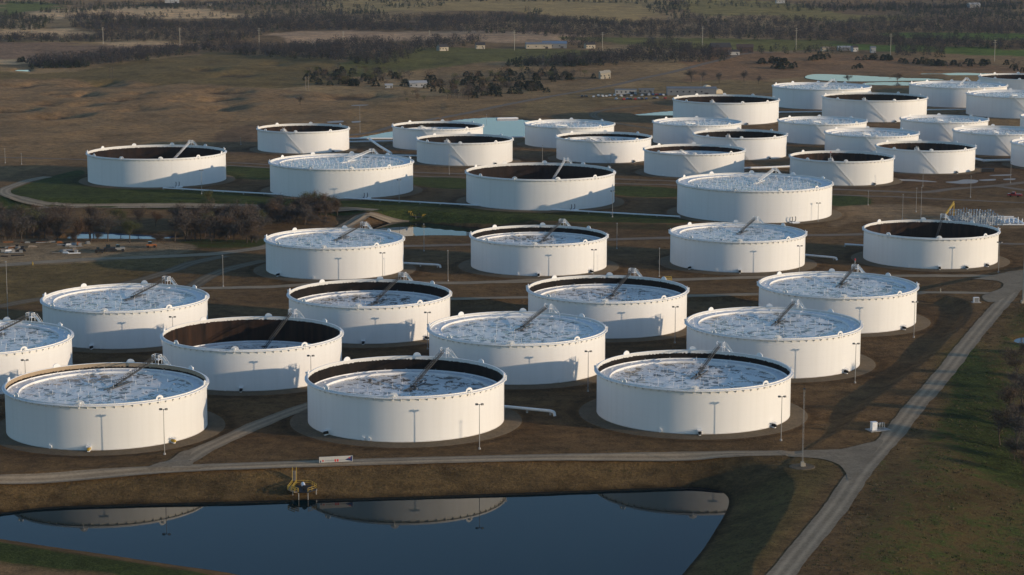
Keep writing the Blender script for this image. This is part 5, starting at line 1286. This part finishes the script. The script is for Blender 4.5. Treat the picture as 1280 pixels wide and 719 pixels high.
WOODS = [
 ([(-20, -2), (1300, -2), (1300, 3), (880, 3), (640, 2), (420, 4), (0, 4)], 700, MC, 'far dark woods along the top edge of the photo'),
 ([(40, 16), (90, 13), (190, 7), (222, 4), (222, 12), (180, 11), (90, 16.5)], 220, MC, 'dark tree line above the tan hill at upper left'),
 ([(-20, 20), (25, 19), (70, 26), (68, 30), (40, 38), (-20, 36)], 300, MC, 'dark woods at the left edge below the green field'),
 ([(80, 23), (130, 19), (180, 26), (230, 30), (290, 28), (330, 20), (380, 17), (430, 19), (430, 40), (345, 40), (328, 46), (290, 55), (210, 53), (130, 53), (110, 40), (88, 32)], 1500, MB_, 'broad brown woods below the tan hill at upper left'),
 ([(90, 21), (160, 21), (200, 30), (300, 31), (420, 22), (430, 27), (330, 33), (200, 36), (130, 30)], 260, MC, 'dark evergreen streak within the upper left woods'),
 ([(-20, 48), (100, 49.5), (135, 48), (130, 53), (-20, 53)], 220, MB_, 'bare tree line above the dark ploughed field'),
 ([(220, 4), (430, 2), (430, 18), (330, 19), (270, 16), (215, 11)], 300, MC, 'scattered dark scrub on the slope at upper left middle'),
 ([(35, 84), (60, 74), (100, 75), (120, 69), (215, 63), (300, 58), (330, 61), (430, 56), (430, 78), (330, 72), (255, 64.5), (212, 72), (160, 80), (100, 84.5), (40, 86)], 1100, MB_, 'brown bare woods along the green meadow at left'),
 ([(35, 82), (110, 80), (110, 85), (40, 86)], 90, MS, 'dark evergreen hedge beside the tiny white pond'),
 ([(420, 23), (480, 22), (560, 21), (640, 19), (640, 43), (560, 41), (420, 39.5)], 900, MB_, 'broad brown woods behind the tan ploughed field, left part'),
 ([(640, 21), (700, 25), (790, 30), (850, 28), (850, 49), (740, 47.5), (640, 44.5)], 800, MB_, 'broad brown woods behind the tan ploughed field, right part'),
 ([(630, 22), (700, 25), (830, 31), (830, 34), (700, 32), (630, 28)], 170, MS, 'dark evergreen edge along the tan grass hill'),
 ([(850, 20), (920, 25), (1000, 24), (1062, 31), (1062, 52), (1010, 52.5), (850, 49)], 900, MB_, 'broad brown woods behind the green strip at right centre'),
 ([(1060, 27), (1140, 22), (1300, 30), (1300, 46), (1130, 43), (1060, 42)], 800, MB_, 'broad brown woods behind the green strip at far right'),
 ([(970, 3), (1300, 2), (1300, 29), (1150, 22), (1100, 12), (1000, 10)], 1000, MC, 'dark hillside woods at the upper right'),
 ([(1060, 47), (1170, 50), (1300, 55), (1300, 62), (1180, 60), (1060, 56)], 420, MB_, 'bare tree belt between two green strips at far right'),
 ([(1120, 60), (1180, 60), (1180, 72), (1120, 72)], 90, MB_, 'bare grove below the green strip at right'),
 ([(420, 52), (500, 54), (560, 50), (610, 51), (580, 60), (520, 66), (500, 80), (430, 79), (420, 70)], 520, MB_, 'brown grove in front of the tan ploughed field'),
 ([(815, 53), (852, 57), (852, 78), (780, 82), (700, 84), (640, 82), (700, 74), (780, 69)], 420, MB_, 'brown thicket in the middle fields'),
 ([(640, 78), (700, 74), (760, 78), (720, 84), (630, 84)], 110, MS, 'dark evergreen patch in the middle thicket'),
 ([(850, 60), (890, 64), (915, 70), (910, 76), (850, 81)], 200, MB_, 'grove beside the dark brown houses'),
 ([(700, 50), (760, 52), (740, 61), (715, 60)], 50, MB_, 'trees round the small farmhouse'),
 ([(440, 8), (560, 5), (560, 9), (500, 11), (440, 12)], 60, MS, 'dark shrub rows on the far slope'),
 ([(420, 15), (480, 15), (480, 19), (420, 19)], 60, MS, 'dark hedge on the far slope'),
 ([(655, 14), (680, 15), (680, 19), (655, 19)], 20, MS, 'dark clump on the tan grass hill, left'),
 ([(820, 3), (862, 0), (862, 26), (830, 22), (800, 12)], 150, MC, 'dark wooded fold right of the tan grass hill'),
 ([(180, 13), (290, 19), (290, 24), (180, 20)], 26, MS, 'scattered dark shrubs on the tan hill'),
 ([(890, 66), (1000, 63), (1060, 62), (1060, 66), (960, 69)], 40, MC, 'thin scrub along the brown right field edge'),
]
for w in WOODS: woodland(*w)
print('trees done')

# dry grass and weeds standing on the slopes round the near pond and the dike road
simple('straw', (.125, .098, .055), .95, .35, .2); simple('weed_green', (.045, .058, .016), .95, .35, .2); simple('weed_dark', (.050, .040, .024), .95, .35, .2)
def tufts(poly, n, label, hr, mix_, thr=.42, seed=1):
    rr = np.random.default_rng(seed); pg = wpoly(poly, 0, 3); mn, mx = pg.min(0), pg.max(0)
    p = np.stack([rr.uniform(mn[0], mx[0], n*3), rr.uniform(mn[1], mx[1], n*3)], 1); p = p[inside(p[:, 0], p[:, 1], pg)]
    keep = fbm(p[:, 0]/7., p[:, 1]/11., 90+seed, 3)+rr.uniform(-.12, .12, len(p)) > thr; p = p[keep][:n]
    for pl, hw in ROADW: p = p[pdist(p[:, 0], p[:, 1], pl, 40) > hw]
    for pgw, zw in PONDW[:2]: p = p[sdist(p[:, 0], p[:, 1], pgw, 60) > 1.0]
    for f_, cx, cy, cz, dp in TANKS.values(): p = p[np.hypot(p[:, 0]-cx, p[:, 1]-cy) > FAM[f_][0]/2+7]
    N = len(p); z = height(p[:, 0], p[:, 1]); K = 5; M_ = N*K
    a = rr.uniform(0, 6.283, M_); h = np.repeat(rr.uniform(*hr, N), K)*rr.uniform(.6, 1.1, M_); w = h*rr.uniform(.5, 1.1, M_)
    b = np.repeat(np.c_[p, z-.05], K, 0); b[:, :2] += rr.normal(0, .35, (M_, 2)); t = np.stack([np.cos(a), np.sin(a), 0*a], 1)
    V = np.stack([b-t*w[:, None]*.5, b+t*w[:, None]*.5, b+np.c_[rr.normal(0, .3, (M_, 2))*h[:, None], h]], 1).reshape(-1, 3)
    me = bpy.data.meshes.new('grass_tufts'); me.vertices.add(len(V)); me.vertices.foreach_set('co', V.ravel()); me.loops.add(M_*3); me.loops.foreach_set('vertex_index', np.arange(M_*3)); me.polygons.add(M_)
    me.polygons.foreach_set('loop_start', np.arange(0, M_*3, 3)); me.polygons.foreach_set('loop_total', np.full(M_, 3))
    me.polygons.foreach_set('material_index', np.repeat(rr.choice(3, N, p=mix_), K))
    for m_ in ('straw', 'weed_green', 'weed_dark'): me.materials.append(MAT[m_])
    me.update(calc_edges=True); o = struct(obj('grass_tufts', me), 'stuff'); o['label'] = label; o['category'] = 'grass'
ROADW = [(wpoly(px, z0, 5, False), w/2+.6) for px, w, m, z0 in ROADS[:9]]
tufts([(1000, 735), (1060, 640), (1110, 565), (1160, 505), (1210, 450), (1250, 400), (1295, 380), (1330, 480), (1320, 735)], 9000, 'rough dry grass and green weeds on the slope right of the dike road', (.18, .50), (.45, .42, .13), .43, 1)
tufts([(-40, 604), (215, 591), (640, 578), (985, 570), (1050, 585), (1000, 650), (940, 735), (860, 735), (905, 600), (640, 612), (250, 624), (-40, 640)], 7000, 'short dry grass on the banks of the near pond', (.12, .32), (.62, .20, .18), .44, 2)
tufts([(1060, 545), (1100, 515), (1190, 430), (1220, 390), (1215, 372), (1150, 372), (1262, 372), (1240, 400), (1180, 465), (1110, 540), (1080, 558)], 2200, 'dry grass on the dike between tanks and road', (.12, .35), (.66, .18, .16), .42, 3)
tufts([(-40, 338), (230, 323), (180, 345), (60, 370), (-40, 386)], 2500, 'dry grass on the field left of the lone tank row', (.15, .35), (.6, .25, .15), .44, 4)
tufts([(240, 595), (150, 560), (-20, 575), (-20, 555), (300, 545), (420, 570), (640, 545), (760, 530), (900, 558), (1000, 560), (820, 566), (500, 574)], 2500, 'thin dry grass between the pond row tanks and front road', (.10, .26), (.5, .1, .4), .46, 5)

# ------------------------------------------------------------------ air
hm = bpy.data.materials.new('haze_air'); hm.use_nodes = True; ht = hm.node_tree
for n_ in list(ht.nodes):
    if n_.type == 'BSDF_PRINCIPLED': ht.nodes.remove(n_)
pv = ht.nodes.new('ShaderNodeVolumePrincipled'); pv.inputs['Color'].default_value = (.72, .84, 1.0, 1); pv.inputs['Density'].default_value = .00002; pv.inputs['Anisotropy'].default_value = .2
ht.links.new(pv.outputs[0], ht.nodes['Material Output'].inputs['Volume'])
m = MB(); m.box((0, 15000, 80), (60000, 38000, 190)); me = m.mesh('haze', []); me.materials.append(hm)
o = struct(obj('haze', me), 'stuff'); o['label'] = 'thin pale evening haze over the whole plain'; o['category'] = 'haze'
